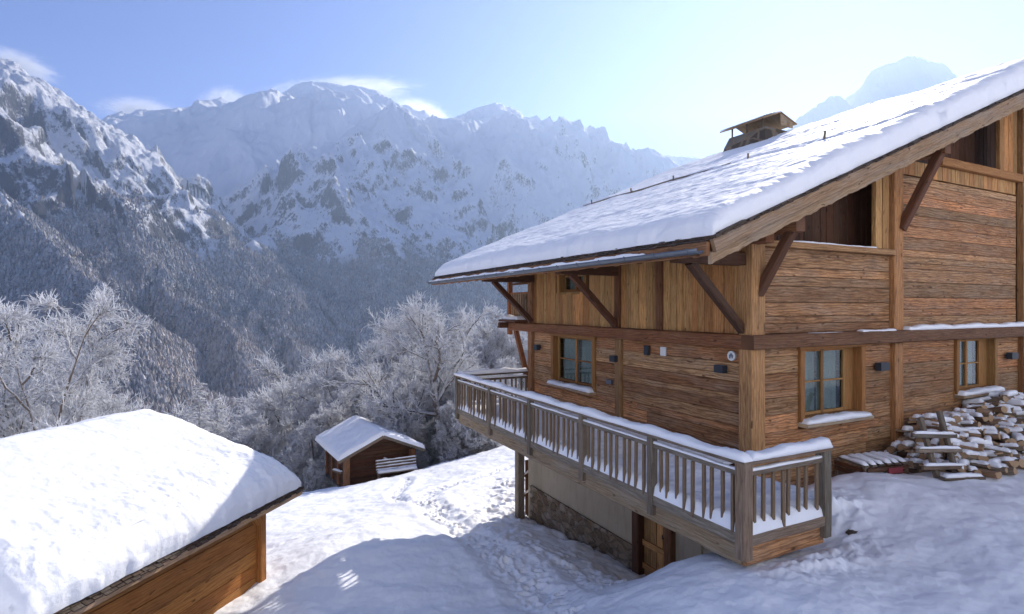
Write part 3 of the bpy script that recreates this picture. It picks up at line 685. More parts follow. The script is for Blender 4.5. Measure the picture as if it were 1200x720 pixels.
# bargeboard: two ragged boards stacked along the gable slope
mb = MB()
for side in (0, 1):
    xa, xb = (EX - .02, RX) if side == 0 else (2 * RX - EX, RX)
    mb.beam((xa, Y0 - .03, roof_top(EX) - .21), (xb, Y0 - .03, roof_top(RX) - .21), .07, .21, bev=.012, jit=.006, segs=30)
bb = mb.build('bargeboard', M['old'], roof)
mb = MB(); n = 150; rings = []
for i in range(n + 1):                      # lower board with a wavy worn edge
    x = EX - .02 + (RX - EX + .02) * i / n; zt = roof_top(x) - .305; zb = roof_top(x) - .47 - .010 * math.sin(i * .9 + 2 * math.sin(i * .23)) - .007 * math.sin(i * 2.7 + 1) - .016 * rng.random(); y = Y0 + .012
    rings.append([(x, y + .06, zb), (x, y + .06, zt), (x, y - .012, zt), (x, y, (zt + zb) / 2), (x, y - .02, zb)])
mb.loft(rings); mb.build('bargeboard', M['old'], roof, label='lower bargeboard with a worn wavy edge')
mb = MB(); mb.beam((EX - .05, Y0 + .04, roof_top(EX) - .25), (EX - .05, Y1 - .05, roof_top(EX) - .25), .07, .22, bev=.01, jit=.006, segs=30); mb.build('fascia', M['beam'], roof)
# gutter
GX, GZ_ = EX - .16, ZE - .25
mb = MB(); n = 10; rings = []
for y in np.linspace(Y0 + .1, Y1 + .02, 40):
    ring = []; 
    for k in range(n): a = math.pi + math.pi * k / (n - 1); ring.append((GX + .085 * math.cos(a), y, GZ_ + .085 * math.sin(a)))
    for k in range(n): a = 2 * math.pi - math.pi * k / (n - 1); ring.append((GX + .078 * math.cos(a), y, GZ_ + .078 * math.sin(a) + .002))
    rings.append(ring)
mb.loft(rings, smooth=True); gut = mb.build('gutter', M['zinc'], CH)
y = Y0 + .3
k = 0
while y < Y1:
    mb = MB(); rings = []
    for yy in (y, y + .03):
        rings.append([(GX + .095 * math.cos(a), yy, GZ_ + .095 * math.sin(a)) for a in np.linspace(math.pi * .95, 2.05 * math.pi, 9)] + [(GX + .084 * math.cos(a), yy, GZ_ + .084 * math.sin(a)) for a in np.linspace(2.05 * math.pi, math.pi * .95, 9)])
    mb.loft(rings); mb.build('gutter_bracket', M['zinc'], gut); y += .8
mb = MB(); mb.snow_strip((GX, Y0 + 1.4, GZ_ - .03), (GX, Y1 - .05, GZ_ - .03), .145, .085, n=7); mb.build('snow_cover', M['snow'], gut)
mb = MB(); mb.tube([(GX, Y1 - .25, GZ_ - .07), (GX, Y1 - .25, GZ_ - .2), (GX + .01, Y1 - .25, GZ_ - .33)], [.02, .012, .003], 6); mb.build('icicle', M['glass'], gut)

# roof snow: a thick soft blanket
def roof_snow():
    nx, ny = 340, 330
    tx = np.concatenate([[0], np.linspace(0.002, .5, 25), np.linspace(.53, RX - EX, nx - 26)]); ty = np.concatenate([[0], np.linspace(0.002, .5, 21), np.linspace(.55, Y1 - Y0 - .55, ny - 44), np.linspace(Y1 - Y0 - .5, Y1 - Y0 - .002, 21), [Y1 - Y0]])
    T, Yv = np.meshgrid(tx, ty, indexing='ij'); LY = Y1 - Y0
    thick = .40 + .24 * np.clip(T / 9, 0, 1) + .05 * fbm(T * .35, Yv * .35, 3, 201)
    def edge(d, r): q = 1 - np.clip(d / r, 0, 1); return np.sqrt(np.clip(1 - q * q, 0, 1))
    wob = .04 * fbm(Yv * 1.1, T * 0, 3, 205); wob2 = .05 * fbm(T * 1.1, T * 0 + 7, 3, 207)
    e = (.42 + .58 * edge(T + wob, .45)) * (.50 + .50 * edge(Yv + wob2, .34)) * (.5 + .5 * edge(LY - Yv + wob2, .35))
    e[0, :] = 0; e[:, 0] = 0; e[:, -1] = 0
    # packed ripples combed by the wind and settling steps parallel to the ridge
    rip = .036 * fbm(T * 1.0, Yv * .28 + .3 * T, 4, 211) + .015 * fbm(T * 3.4, Yv * .9 + T, 3, 215) + .013 * fbm(T * 9, Yv * 4, 3, 217)
    slump = .05 * np.exp(-((T - 6.6 - .12 * fbm(Yv * .6, T * 0, 2, 221)) / .16) ** 2) - .05 * np.exp(-((T - 6.28 - .12 * fbm(Yv * .6, T * 0, 2, 221)) / .13) ** 2)
    slump += .07 * np.tanh((T - 10.3 - .25 * fbm(Yv * .5, T * 0, 2, 223)) / .12) * .5
    h = thick * e + (rip + slump) * e
    z = ZE - .03 + SL * T + np.maximum(h, .0)
    lip = .03 * fbm(Yv * 1.4, T * .7, 4, 231); x = EX + .04 + T * (1 - .04 / (RX - EX)) + lip * (T < .2); y = Y0 + .03 + Yv * (1 - .06 / LY) + .03 * fbm(T * 1.6, Yv * .5, 4, 233) * ((Yv < .3) | (Yv > LY - .3))
    fr = (T <= 0.0); 
    topL = np.stack([x, y, z], 2)
    mb_v = topL.reshape(-1, 3); m, n = T.shape
    V = [mb_v]; Fq = [grid_faces(m, n, True)]
    # other side of the ridge, mirrored
    V2 = mb_v.copy(); V2[:, 0] = 2 * RX - V2[:, 0]; V.append(V2); Fq.append(grid_faces(m, n, False) + m * n)
    # flat underside, just above the boards
    lo = topL[::20, ::20].copy(); lo[:, :, 2] = ZE - .06 + SL * (lo[:, :, 0] - EX); a, b = lo.shape[:2]; V.append(lo.reshape(-1, 3)); Fq.append(grid_faces(a, b, False) + 2 * m * n)
    o = np_mesh('snow_cover', np.concatenate(V), np.concatenate(Fq), M['snow'], parent=roof); o['label'] = 'thick wind combed snow over the whole roof'
roof_snow()
# snow guard poking out of the snow: short forked hooks and a pole
mb = MB(); tg = 6.45
for y in (1.6, 3.9, 6.9, 9.1, 11.6):
    x = EX + tg; z = roof_top(x) + .42; mb.beam((x, y, z), (x - .10, y - .1, z + .2), .05, .035, bev=.005); mb.beam((x - .02, y, z), (x + .10, y + .05, z + .15), .04, .03, bev=.005)
x = EX + tg; mb.tube([(x, y, roof_top(x) + .50 + .012 * math.sin(y * 2)) for y in np.linspace(4.5, 12.2, 20)], .035, 7)
mb.build('snow_guard', M['grey'], roof)

# ---- chimney with its lidded stone stack near the ridge
cx, cyy = 10.6, 8.5
zc = roof_top(cx)
mb = MB(); rings = []
for z, ax, ay in ((zc - .4, .95, 1.2), (zc + .50, .80, 1.0), (zc + .84, .66, .9), (zc + .90, .64, .88)):
    rings.append([(cx - ax, cyy - ay, z), (cx + ax, cyy - ay, z), (cx + ax, cyy + ay, z), (cx - ax, cyy + ay, z)])
mb.loft(rings); chim = mb.build('chimney', M['slab'], CH, label='low stone slab chimney under a gabled lid')
mb = MB()
for sx in (-1, 1):
    mb.beam((cx + sx * .0, cyy, zc + 1.50), (cx + sx * .95, cyy, zc + 1.16), 2.2, .05, up=(0, 0, 1), bev=.008)
mb.build('chimney_lid', M['old'], chim)
mb = MB(); mb.snow_strip((cx - .5, cyy - 1.2, zc + 1.37), (cx - .5, cyy + 1.2, zc + 1.37), .9, .03, up=(-.35, 0, 1)); mb.build('snow_cover', M['snow'], chim)
mb = MB()
for k in range(4): x = cx - .02 + k * .18; mb.board((x, cyy - 1.1, zc + .95), (x + .17, cyy - 1.1, zc + .95), (x + .17, cyy - 1.1, zc + 1.45 - .38 * (x + .17 - cx)), (x, cyy - 1.1, zc + 1.45 - .38 * abs(x - cx)), (0, -1, 0), .04)
mb.build('gable_board', M['old'], chim)
for px_, py_ in ((-.62, -.74), (-.62, .0), (-.62, .74), (.6, .74)):
    part_beam('chimney_post', 'grey', (cx + px_, cyy + py_, zc + .7), (cx + px_, cyy + py_, zc + 1.26), .06, .06, parent=chim, up=(1, 0, 0))

# ---- windows
def window(kind, a0, a1, z0, z1, panes=2, rows=2, deep=.16, wall='L', sill=True, curtain=True, left_reveal=.0, right_reveal=.0):
    """frame in the wall opening: timber lining, sash with glazing bars, glass, snowy sill"""
    if wall == 'L': P = lambda u, d, z: (d, u, z); out = (-1, 0, 0); s = -1
    else: P = lambda u, d, z: (u, d, z); out = (0, -1, 0); s = -1
    T = .13
    mb = MB()
    # lining standing proud of the wall: two jambs and a head, deep into the wall
    for u in (a0 + T/2, a1 - T/2): mb.beam(P(u, .06, z0 - .05), P(u, .06, z1), T, .26, up=out, bev=.012, jit=.003)
    mb.beam(P(a0 - .04, .055, z1 + .06), P(a1 + .04, .055, z1 + .06), .27, .14, up=(0, 0, 1), bev=.012, jit=.003)
    mb.beam(P(a0 - .02, .08, z0 - .02), P(a1 + .02, .08, z0 - .02), .20, .09, up=(0, 0, 1), bev=.01)
    w = mb.build('window', M['gold'], CH)
    i0, i1, j0, j1 = a0 + T + left_reveal, a1 - T - right_reveal, z0 + .03, z1 - .01
    d = .06 + deep * .5
    mb = MB(); fw = .065
    for u in (i0 + fw/2, i1 - fw/2): mb.beam(P(u, d, j0), P(u, d, j1), fw, .06, up=out, bev=.006)
    for z in (j0 + fw/2, j1 - fw/2): mb.beam(P(i0 + fw, d, z), P(i1 - fw, d, z), .058, fw, up=(0, 0, 1), bev=.006)
    for k in range(1, panes): u = i0 + (i1 - i0) * k / panes; mb.beam(P(u, d - .012, j0 + .01), P(u, d - .012, j1 - .01), .085, .055, up=out, bev=.008)
    for k in range(1, rows): z = j0 + (j1 - j0) * k / rows; mb.beam(P(i0 + fw, d + .002, z), P(i1 - fw, d + .002, z), .04, .035, up=(0, 0, 1), bev=.006)
    mb.build('sash', M['gold'], w)
    mb = MB(); c = [P(i0, d + .01, j0), P(i1, d + .01, j0), P(i1, d + .01, j1), P(i0, d + .01, j1)]; c2 = [P(i0, d + .016, j0), P(i1, d + .016, j0), P(i1, d + .016, j1), P(i0, d + .016, j1)]
    mb.loft([c, c2]); mb.build('pane', M['glass'], w)
    if left_reveal + right_reveal > 0:      # boards that fill the splayed side of the opening
        mb = MB()
        for a, b in ((a0 + T, i0), (i1, a1 - T)):
            if b - a > .03: mb.board(P(a, d - .02, j0), P(a, d - .02, j1), P(b, d - .02, j1), P(b, d - .02, j0), out, .04)
        mb.build('reveal', M['gold'], w)
    if curtain:
        mb = MB(); 
        for (ca, cb) in ((i0 + .02, i0 + (i1 - i0) * .46), (i0 + (i1 - i0) * .54, i1 - .12)):
            n = 26; P_ = np.zeros((n, 6, 3))
            for i in range(n):
                for j in range(6):
                    u = ca + (cb - ca) * i / (n - 1); z = j1 - (j1 - j0) * j / 5; q = d + .13 + .022 * math.sin(i * 1.9 + .2 * j) + .012 * math.sin(i * .7)
                    P_[i, j] = P(u, q, z)
            mb.grid(P_)
        mb.build('curtain', M['curtain'], w)
    if sill:
        mb = MB(); mb.beam(P(a0 - .02, -.10, z0 - .10), P(a1 + .02, -.10, z0 - .10), .26, .07, up=(0, 0, 1), bev=.01, jit=.002); sl = mb.build('sill', M['old'], w)
        mb = MB(); mb.snow_strip(P(a0 + .01, -.10, z0 - .065), P(a1 - .01, -.10, z0 - .065), .27, .10); mb.build('snow_cover', M['snow'], w)
    return w
window('left', *WIN1[:2], *WIN1[2:], wall='L', panes=2, rows=2)
window('gable', *GW1[:2], *GW1[2:], wall='G', panes=2, rows=2, left_reveal=0, right_reveal=.3)
window('gable', *GW2[:2], *GW2[2:], wall='G', panes=2, rows=2, left_reveal=0, right_reveal=.35)
window('loft', *WIN4[:2], *WIN4[2:], wall='L', panes=2, rows=1, sill=False)
# ---- wall lamps, plaque, sign
def lamp(wall, u, z, w=.22, h=.15):
    mb = MB(); P = (lambda u, d, z: (d, u, z)) if wall == 'L' else (lambda u, d, z: (u, d, z)); o_ = (-1, 0, 0) if wall == 'L' else (0, -1, 0)
    mb.beam(P(u - w/2, -.12, z), P(u + w/2, -.12, z), .13, h, up=(0, 0, 1), bev=.006); l = mb.build('wall_lamp', M['black'], CH)
    mb = MB(); mb.beam(P(u, -.06, z), P(u, .02, z), .09, .09, up=(0, 0, 1), bev=.004); mb.build('wall_mount', M['black'], l)
    mb = MB(); mb.beam(P(u - w/2 + .02, -.12, z + h/2 + .002), P(u + w/2 - .02, -.12, z + h/2 + .002), .10, .008, up=(0, 0, 1), bev=.002); mb.build('lens', M['zinc'], l)
lamp('L', .62, -1.22); lamp('L', 4.02, -1.30); lamp('L', 7.95, -1.27, .2, .17); lamp('G', 3.98, -1.30, .32, .17); lamp('G', 9.85, -1.30, .34, .17)
mb = MB(); mb.box(-.10, -.02, 2.78, 2.92, -1.12, -.90); mb.build('sensor', M['black'], CH)
mb = MB(); mb.box(-.045, -.015, 2.25, 2.42, -1.10, -.90); mb.build('plaque', M['white'], CH)
mb = MB(); mb.box(-.07, -.015, 4.2, 4.42, -1.98, -1.86); mb.build('socket', M['zinc'], CH)
mb = MB(); mb.loft([[(d, .42 + .095 * math.cos(a), -.83 - .12 + .095 * math.sin(a)) for a in np.linspace(0, 2*math.pi, 25)[:-1]] for d in (-.01, -.045, -.05)]); sg = mb.build('round_sign', M['white'], CH)
mb = MB()                                   # its grey house emblem
mb.loft([[(d, .42 + a, -.95 + b) for a, b in ((-.04, -.04), (-.05, .01), (0, .06), (.05, .01), (.05, -.05), (.012, -.05), (.012, -.015), (-.012, -.015), (-.012, -.05))] for d in (-.0505, -.054)])
mb.build('emblem', M['zinc'], sg)

# ---- basement: lime render over rubble stone, door, cellar opening
def rubble(u0, u1, z0, z1, n, seed, amp=.035):
    U, Zz = np.meshgrid(np.linspace(u0, u1, int((u1 - u0) / .05)), np.linspace(z0, z1, int((z1 - z0) / .05)), indexing='ij')
    d = -n - amp * np.abs(fbm(U * 3.3, Zz * 4.4, 3, seed)) - .01 * fbm(U * 12, Zz * 12, 2, seed + 5)
    return np.stack([d, U, Zz], 2)
mb = MB(); mb.grid(rubble(3.3, LEN + .04, -7.9, -5.76, .06, 301), flip=True)
mb.box(-.055, .3, 3.3, LEN + .03, -7.9, -5.78)
mb.build('stone_base', M['stone'], CH)
mb = MB(); mb.box(-.02, .3, 3.28, LEN, -5.78, -3.2, bev=.02); mb.box(-.02, .3, 1.22, 1.98, -6.6, -3.2, bev=.02); mb.box(.05, .35, -.02, 1.22, -4.62, -3.2, bev=.02); mb.box(.03, .33, .95, 1.215, -6.6, -4.62, bev=.01); mb.box(.05, .33, -.02, .25, -6.6, -4.62)
mb.box(-.0, 9, LEN - .02, LEN + .28, -8.2, -3.2, bev=.02)
mb.build('basement_wall', M['stucco'], CH)
mb = MB(); mb.box(.5, .6, .1, 4, -7, -3.2); mb.build('cellar_dark_panel', M['interior'], CH)  # near-black panel stands in for the darkness inside the cellar opening
door = MB()
for k, u in enumerate((2.18, 2.40, 2.62, 2.84)): door.board((.02, u, -6.5), (.02, u, -3.6), (.02, u + .215, -3.6), (.02, u + .215, -6.5), (-1, 0, 0), .06)
door = door.build('basement_door', M['board'], CH)
for z in (-4.55, -5.55, -6.1):
    mb = MB(); mb.beam((-.01, 2.2, z), (-.01, 3.04, z), .14, .05, up=(-1, 0, 0), bev=.008); mb.build('door_rail', M['board'], door)
mb = MB(); mb.tube([(-.03, 2.3, -5.2), (-.09, 2.3, -5.2), (-.09, 2.3, -5.12)], .012, 6); mb.build('handle', M['black'], door)
for u, w, mt in ((3.16, .24, 'dark'), (2.07, .22, 'beam')):
    mb = MB(); mb.beam((-.06, u, -7.2), (-.06, u, -3.5), w, .22, up=(-1, 0, 0), bev=.02, jit=.004); mb.build('door_post', M[mt], CH)

# ---- long balcony on the left side
BX = -2.52; BY0, BY1 = -2.0, 8.58; ZD = -3.12; ZR = -2.10; BXE = -.855
mb = MB()
y = BY0 + .05
while y < BY1 - .03:
    w = .16; xe = BXE - .03 if y < -.06 else .0
    mb.beam((BX + .02, y + w/2, ZD - .04), (xe if xe else -.16, y + w/2, ZD - .04), w - .01, .07, bev=.004); y += w
bal = mb.build('balcony', M['grey'], CH, label='long weathered balcony with a snow capped railing')
mb = MB()
mb.beam((BX + .10, BY0 + .06, ZD - .25), (BX + .10, BY1, ZD - .25), .2, .33, bev=.02, jit=.008)
mb.build('balcony_beam', M['old'], bal, label='long pale beam along the outer edge')
mb = MB(); mb.beam((BX + .03, BY0 + .06, ZD - .24), (BXE, BY0 + .06, ZD - .24), .12, .32, bev=.02, jit=.006); mb.build('balcony_beam', M['log'], bal)
for y in (BY0 + .6, .1, 2.1, 4.1, 6.1, 8.4):
    mb = MB(); mb.beam((BX + .22, y, ZD - .2), (BXE if y < -.1 else 0, y, ZD - .2), .16, .2, bev=.02); mb.build('joist', M['dark'], bal)
mb = MB(); mb.beam((BX - .025, BY0 - .03, ZD - .03), (BX - .025, BY1, ZD - .03), .07, .15, bev=.01, jit=.005); mb.beam((BX - .02, BY0 - .045, ZD - .035), (BXE + .04, BY0 - .045, ZD - .035), .06, .14, bev=.01, jit=.004)
mb.beam((BX, BY1 + .02, ZD - .1), (-.05, BY1 + .02, ZD - .1), .08, .3, bev=.01)
mb.build('deck_edge', M['grey'], bal)
def post(x, y, w=.13, z0=ZD - .28, z1=ZR - .0):
    mb = MB(); mb.beam((x, y, z0), (x, y, z1), w, w, up=(0, 1, 0), bev=.012, jit=.003, segs=4); mb.build('balcony_post', M['grey'], bal)
py_ = [0.0, 1.83, 3.84, 5.97, 8.18, 10.56]
for k, s_ in enumerate(py_): post(BX - .02, BY0 + s_, .17 if k == 0 else .13)
post(BXE, BY0, .16)
def rail(p0, p1, snow=.10, first=True):
    a = Vector(p0); b = Vector(p1); up = Vector((0, 0, 1))
    mb = MB(); mb.beam(a + up * (ZR - .0), b + up * (ZR - .0), .17, .055, bev=.01, jit=.004); mb.beam(a + up * (ZR - .16), b + up * (ZR - .16), .07, .07, bev=.01, jit=.004); r = mb.build('handrail', M['grey'], bal)
    mb = MB(); mb.snow_strip(a + up * (ZR + .027), b + up * (ZR + .027), .20, snow); mb.snow_strip(a + up * (ZR - .126), b + up * (ZR - .126), .075, .035); mb.build('snow_cover', M['snow'], bal)
rail((BX - .02, BY0 - .08, 0), (BX - .02, BY1 + .08, 0)); rail((BX + .05, BY0, 0), (BXE + .08, BY0, 0), .11); rail((BX, BY1, 0), (-.12, BY1, 0), .12)
bal_src = None
def baluster(x, y, tall=1.0):
    global bal_src
    if bal_src is None:
        mb = MB(); mb.beam((0, 0, ZD + .0), (0, 0, ZR - .19), .055, .042, up=(0, 1, 0), bev=.006, jit=.0015, segs=3); o = mb.build('baluster', M['baluster'], bal)
        bal_src = o
    else:
        o = bal_src.copy(); COL.objects.link(o); o.parent = bal
    o.location = (x, y, rng.uniform(-.012, .0)); o.rotation_euler = (rng.uniform(-.01, .01), rng.uniform(-.01, .01), rng.uniform(-.12, .12))
NB = 0
for a, b in zip(py_, py_[1:]):
    n = max(3, round((b - a) / .178)); 
    for k in range(1, n): baluster(BX - .02, BY0 + a + (b - a) * k / n); NB += 1
for k in range(1, 9): baluster(BX + (BXE - BX) * k / 9, BY0); NB += 1
for k in range(1, 14): baluster(BX + (0 - BX) * k / 14, BY1); NB += 1
print('balusters', NB)
def deck_snow():
    xs = np.linspace(BX - .055, -.10, 60); ys = np.linspace(BY0 - .06, BY1 + .03, 300); Xg_, Yg_ = np.meshgrid(xs, ys, indexing='ij')
    e1 = np.clip((Xg_ - xs[0]) / .12, 0, 1); e2 = np.clip((Yg_ - ys[0]) / .22, 0, 1); e3 = np.clip((ys[-1] - Yg_) / .2, 0, 1)
    f = lambda q: np.sqrt(1 - (1 - q) ** 2)
    h = (.25 + .05 * fbm(Xg_ * 1.2, Yg_ * .8, 3, 401) + .02 * fbm(Xg_ * 6, Yg_ * 6, 2, 405) + .05 * np.clip((Xg_ + 1.2) / 1.2, 0, 1)) * f(e1) * f(e2) * f(e3)
    Xc = np.where((Yg_ < -.05), np.minimum(Xg_, BXE - .02 + 0 * Xg_), Xg_)
    V = np.stack([Xc, Yg_, ZD - .003 + h], 2)
    o = np_mesh('snow_cover', V.reshape(-1, 3), grid_faces(60, 300, True), M['snow'], parent=bal); o['label'] = 'deep snow lying on the balcony floor'
deck_snow()
mb = MB(); mb.beam((-.55, 8.3, ZD - .3), (-.55, 8.3, -7.4), .24, .24, up=(0, 1, 0), bev=.02, jit=.004); mb.build('support_post', M['grey'], bal)

# ---- small upper balcony on the far gable
ub = MB(); ub.box(-.5, .5, LEN + .25, LEN + 1.5, -.50, -.42); ub.beam((-.5, LEN + 1.47, -.62), (3, LEN + 1.47, -.62), .14, .2); ub = ub.build('upper_balcony', M['dark'], CH)
mb = MB(); mb.beam((-.06, LEN + 1.5, -.95), (-.06, LEN + 1.5, 1.15), .15, .15, up=(0, 1, 0), bev=.01); mb.build('balcony_post', M['beam'], ub)
mb = MB()
for z in (.78, .46, -.30): mb.beam((-.06, LEN + .1, z), (-.06, LEN + 1.45, z), .06, .07, bev=.01)
mb.build('handrail', M['beam'], ub)
for k in range(7): mb = MB(); mb.beam((-.06, LEN + .3 + k * .165, -.30), (-.06, LEN + .3 + k * .165, .46), .05, .09, up=(1, 0, 0), bev=.006); mb.build('baluster', M['old'], ub)
mb = MB(); mb.beam((-.06, LEN + 1.05, -.78), (-.06, LEN + .08, -2.6), .13, .15, up=(1, 0, 0), bev=.01); mb.build('brace', M['beam'], ub)
mb = MB(); mb.snow_strip((-.15, LEN + .35, -.42), (-.15, LEN + 1.45, -.42), .5, .13); mb.build('snow_cover', M['snow'], ub)
# ------------------------------------------------ shed in the left foreground
SH = empty('shed', (-4.81, 12.6, 0), -math.atan2(.2404, .9707), 'low larch shed with a broad thickly snow covered roof, nearest the camera at lower left', 'shed')
sR, sZ, sS, sL = -3.83, -4.12, .31, 5.75
st = lambda x: sZ + sS * min(-x, x + 2 * -sR) if x > 2 * sR else sZ
mb = MB()
for side in (0, 1):
    X = (lambda x: x) if side == 0 else (lambda x: 2 * sR - x)
    y = -sL
    while y < -.02: w = .2; mb.beam((X(0), y + w/2, st(0) - .05), (X(sR), y + w/2, st(sR) - .05), w - .005, .06, bev=.004); y += w
sroof = mb.build('roof', M['beam'], SH)
mb = MB()
for k in range(3):
    y = -sL
    while y < 0:
        w = rng.uniform(.10, .18); e = rng.uniform(-.02, .04) - k * .05 + .06; mb.beam((e, y + w/2, sZ - .015 + .02*k - sS*e + rng.uniform(-.006, .006)), (-.5, y + w/2, sZ - .005 + .02*k + sS*.5), w * .92, .02, bev=.003); y += w
x = .02
while x > sR:
    w = rng.uniform(.12, .2)
    for yy in (-sL + rng.uniform(-.10, .02), .0): mb.beam((x - w/2, yy, st(x - w/2) + .02), (x - w/2, yy + (.5 if yy < -1 else -.3), st(x - w/2) + .025), w * .93, .03, up=(sS, 0, 1), bev=.003)
    x -= w
mb.build('shingle_edge', M['shingle'], sroof)
mb = MB(); mb.beam((.015, -sL, sZ - .085), (.015, .04, sZ - .085), .04, .12, bev=.008, jit=.005, segs=20); mb.build('fascia', M['old'], sroof)
mb = MB(); mb.beam((0, .02, sZ - .10), (sR, .02, st(sR) - .10), .04, .16, bev=.008, jit=.003); mb.beam((0, -sL - .01, sZ - .10), (sR, -sL - .01, st(sR) - .10), .04, .16, bev=.008, jit=.003); mb.build('bargeboard', M['old'], sroof)
mb = MB(); zs = courses(-7.2, sZ - .02, .2, .34)
for za, zb in zip(zs, zs[1:]): mb.board((-.45, -sL + .6, za), (-.45, -.75, za), (-.45, -.75, zb), (-.45, -sL + .6, zb), (1, 0, 0), .1, bev=.006)
mb.build('side_wall', M['shed'], SH)
mb = MB()
for za, zb in zip(zs, zs[1:]):
    for yy, nn in ((-.75, 1), (-sL + .6, -1)): mb.board((-.46, yy, za), (2*sR + .45, yy, za), (2*sR + .45, yy, zb), (-.46, yy, zb), (0, nn, 0), .1)
for yy, nn in ((-.75, 1), (-sL + .6, -1)):
    x = -.5
    while x > sR * 2 + .6: mb.board((x, yy, sZ - .02), (x - .3, yy, sZ - .02), (x - .3, yy, st(x - .3) - .08), (x, yy, st(x) - .08), (0, nn, 0), .08); x -= .3
mb.build('end_wall', M['shed'], SH)
mb = MB(); mb.beam((-.40, -.82, -7.2), (-.40, -.82, sZ + .02), .17, .17, up=(0, 1, 0), bev=.015, jit=.003); mb.build('corner_post', M['shed'], SH)
mb = MB(); mb.beam((-.40, -.9, sZ - .48), (-.40, -1.25, sZ - .06), .13, .12, up=(1, 0, 0), bev=.015); mb.build('brace', M['shed'], SH)
mb = MB(); mb.beam((-.40, -sL + .3, sZ - .02), (-.40, -.02, sZ - .02), .16, .16, bev=.015); mb.build('wall_plate', M['shed'], SH)
def shed_snow():
    tx = np.concatenate([[0], np.linspace(.003, .6, 50), np.linspace(.62, -2*sR - .62, 300), np.linspace(-2*sR - .6, -2*sR - .003, 30), [-2*sR]]); ty = np.concatenate([[0], np.linspace(.003, .6, 40), np.linspace(.62, sL - .62, 210), np.linspace(sL - .6, sL - .003, 40), [sL]])
    T, Yv = np.meshgrid(tx, ty, indexing='ij'); LX = -2 * sR
    f = lambda d, r: np.sqrt(np.clip(1 - (1 - np.clip(d / r, 0, 1)) ** 2, 0, 1))
    w1 = .05 * fbm(Yv * 1.3, T * 0, 3, 501); w2 = .06 * fbm(T * 1.2, Yv * 0, 3, 503)
    e = (.30 + .70 * f(T + w1, .62)) * (.40 + .6 * f(LX - T, .5)) * (.35 + .65 * f(Yv + w2, .6)) * (.35 + .65 * f(sL - Yv + w2, .55)); e[0] = 0; e[-1] = 0; e[:, 0] = 0; e[:, -1] = 0
    n1 = fbm(T * .55, Yv * .5, 3, 511); n2 = ridged(T * 1.1 + .4 * n1, Yv * 1.5, 4, 515) - .9; n3 = fbm(T * 5, Yv * 6.5, 4, 517); n4 = fbm(T * 14, Yv * 17, 3, 519)
    rough_ = np.clip(1.25 - T / 3.2, .45, 1)
    h = (.56 + .05 * n1) * e + (.030 * n2 + .013 * n3 + .005 * n4) * rough_ * np.clip(e * 1.2 - .15, 0, 1)
    tt = np.where(T < LX / 2, T, LX - T); ridge_soft = .10 * np.exp(-((T - LX / 2) / .45) ** 2)
    z = sZ + sS * tt + .05 + h - ridge_soft
    z[0] = sZ + .04; z[-1] = sZ + .04
    x = -T + .03 * fbm(Yv * 2, T, 3, 521) * (T < .3) + .035 * (T < .15) * (T > 0); y = -Yv + .03 * fbm(T * 2, Yv, 3, 523) * (Yv < .3)
    o = np_mesh('snow_cover', np.stack([x, y, z], 2).reshape(-1, 3), grid_faces(len(tx), len(ty), False), M['snow'], parent=sroof)
shed_snow()

# ------------------------------------------------ small hut down the slope
HU = empty('hut', (-8.24, 34.85, -10.75), math.atan2(.525, .851), 'little dark log hut with a snowy gable roof down the slope below the bare tree', 'hut')
hw, hd, hz, hs = 2.15, 5.2, 1.5, .44
rt = lambda x: hz + .05 + hs * (hw + .6 - abs(x))
mb = MB(); zs = courses(-.6, hz, .18, .24)
for za, zb in zip(zs, zs[1:]):
    for x, n in ((-hw, -1), (hw, 1)): mb.board((x, .1, za), (x, hd, za), (x, hd, zb), (x, .1, zb), (n, 0, 0), .1)
    mb.board((-hw, hd, za), (hw, hd, za), (hw, hd, zb), (-hw, hd, zb), (0, 1, 0), .1)
mb.build('log_wall', M['dark'], HU)
mb = MB(); zs = courses(-.6, rt(0) - .1, .16, .24)
for za, zb in zip(zs, zs[1:]):
    wv = hw if zb < hz else max(.1, min(hw, (rt(0) - .06 - zb) / hs)); wl_ = hw if za < hz else max(.1, min(hw, (rt(0) - .06 - za) / hs))
    mb.board((-wl_, .5, za), (wl_, .5, za), (wv, .5, zb), (-wv, .5, zb), (0, -1, 0), .1)
mb.build('gable_wall', M['dark'], HU)
for x, m_ in ((-hw + .02, 'beam'), (hw - .05, 'beam')):
    mb = MB(); mb.beam((x, .06, -.7), (x, .06, hz + .1), .34, .34, up=(0, 1, 0), bev=.03, jit=.01); mb.build('corner_post', M[m_], HU)
for y in (1.6, 3.1, 4.6):
    mb = MB(); mb.beam((-hw - .08, y, -.5), (-hw - .08, y, hz), .14, .14, up=(1, 0, 0)); mb.build('wall_post', M['beam'], HU)
mb = MB(); mb.beam((-hw - .2, .3, .62), (-hw - .2, 2.4, .25), .1, .12, bev=.01); b = mb.build('rail', M['grey'], HU); mb = MB(); mb.snow_strip((-hw - .2, .35, .67), (-hw - .2, 2.35, .30), .13, .1); mb.build('snow_cover', M['snow'], b)
mb = MB()
for s in (-1, 1):
    y = -.5
    while y < hd + .4: mb.beam((0, y + .13, rt(0) - .0), (s * (hw + .6), y + .13, rt(hw + .6)), .25, .06, bev=.004); y += .26
hr = mb.build('roof', M['dark'], HU)
for y in (-.52, hd + .55):
    mb = MB()
    for s in (-1, 1): mb.beam((0, y, rt(0) - .06), (s * (hw + .62), y, rt(hw + .62) - .06), .05, .17, bev=.01, jit=.004)
    mb.build('bargeboard', M['grey'], hr)
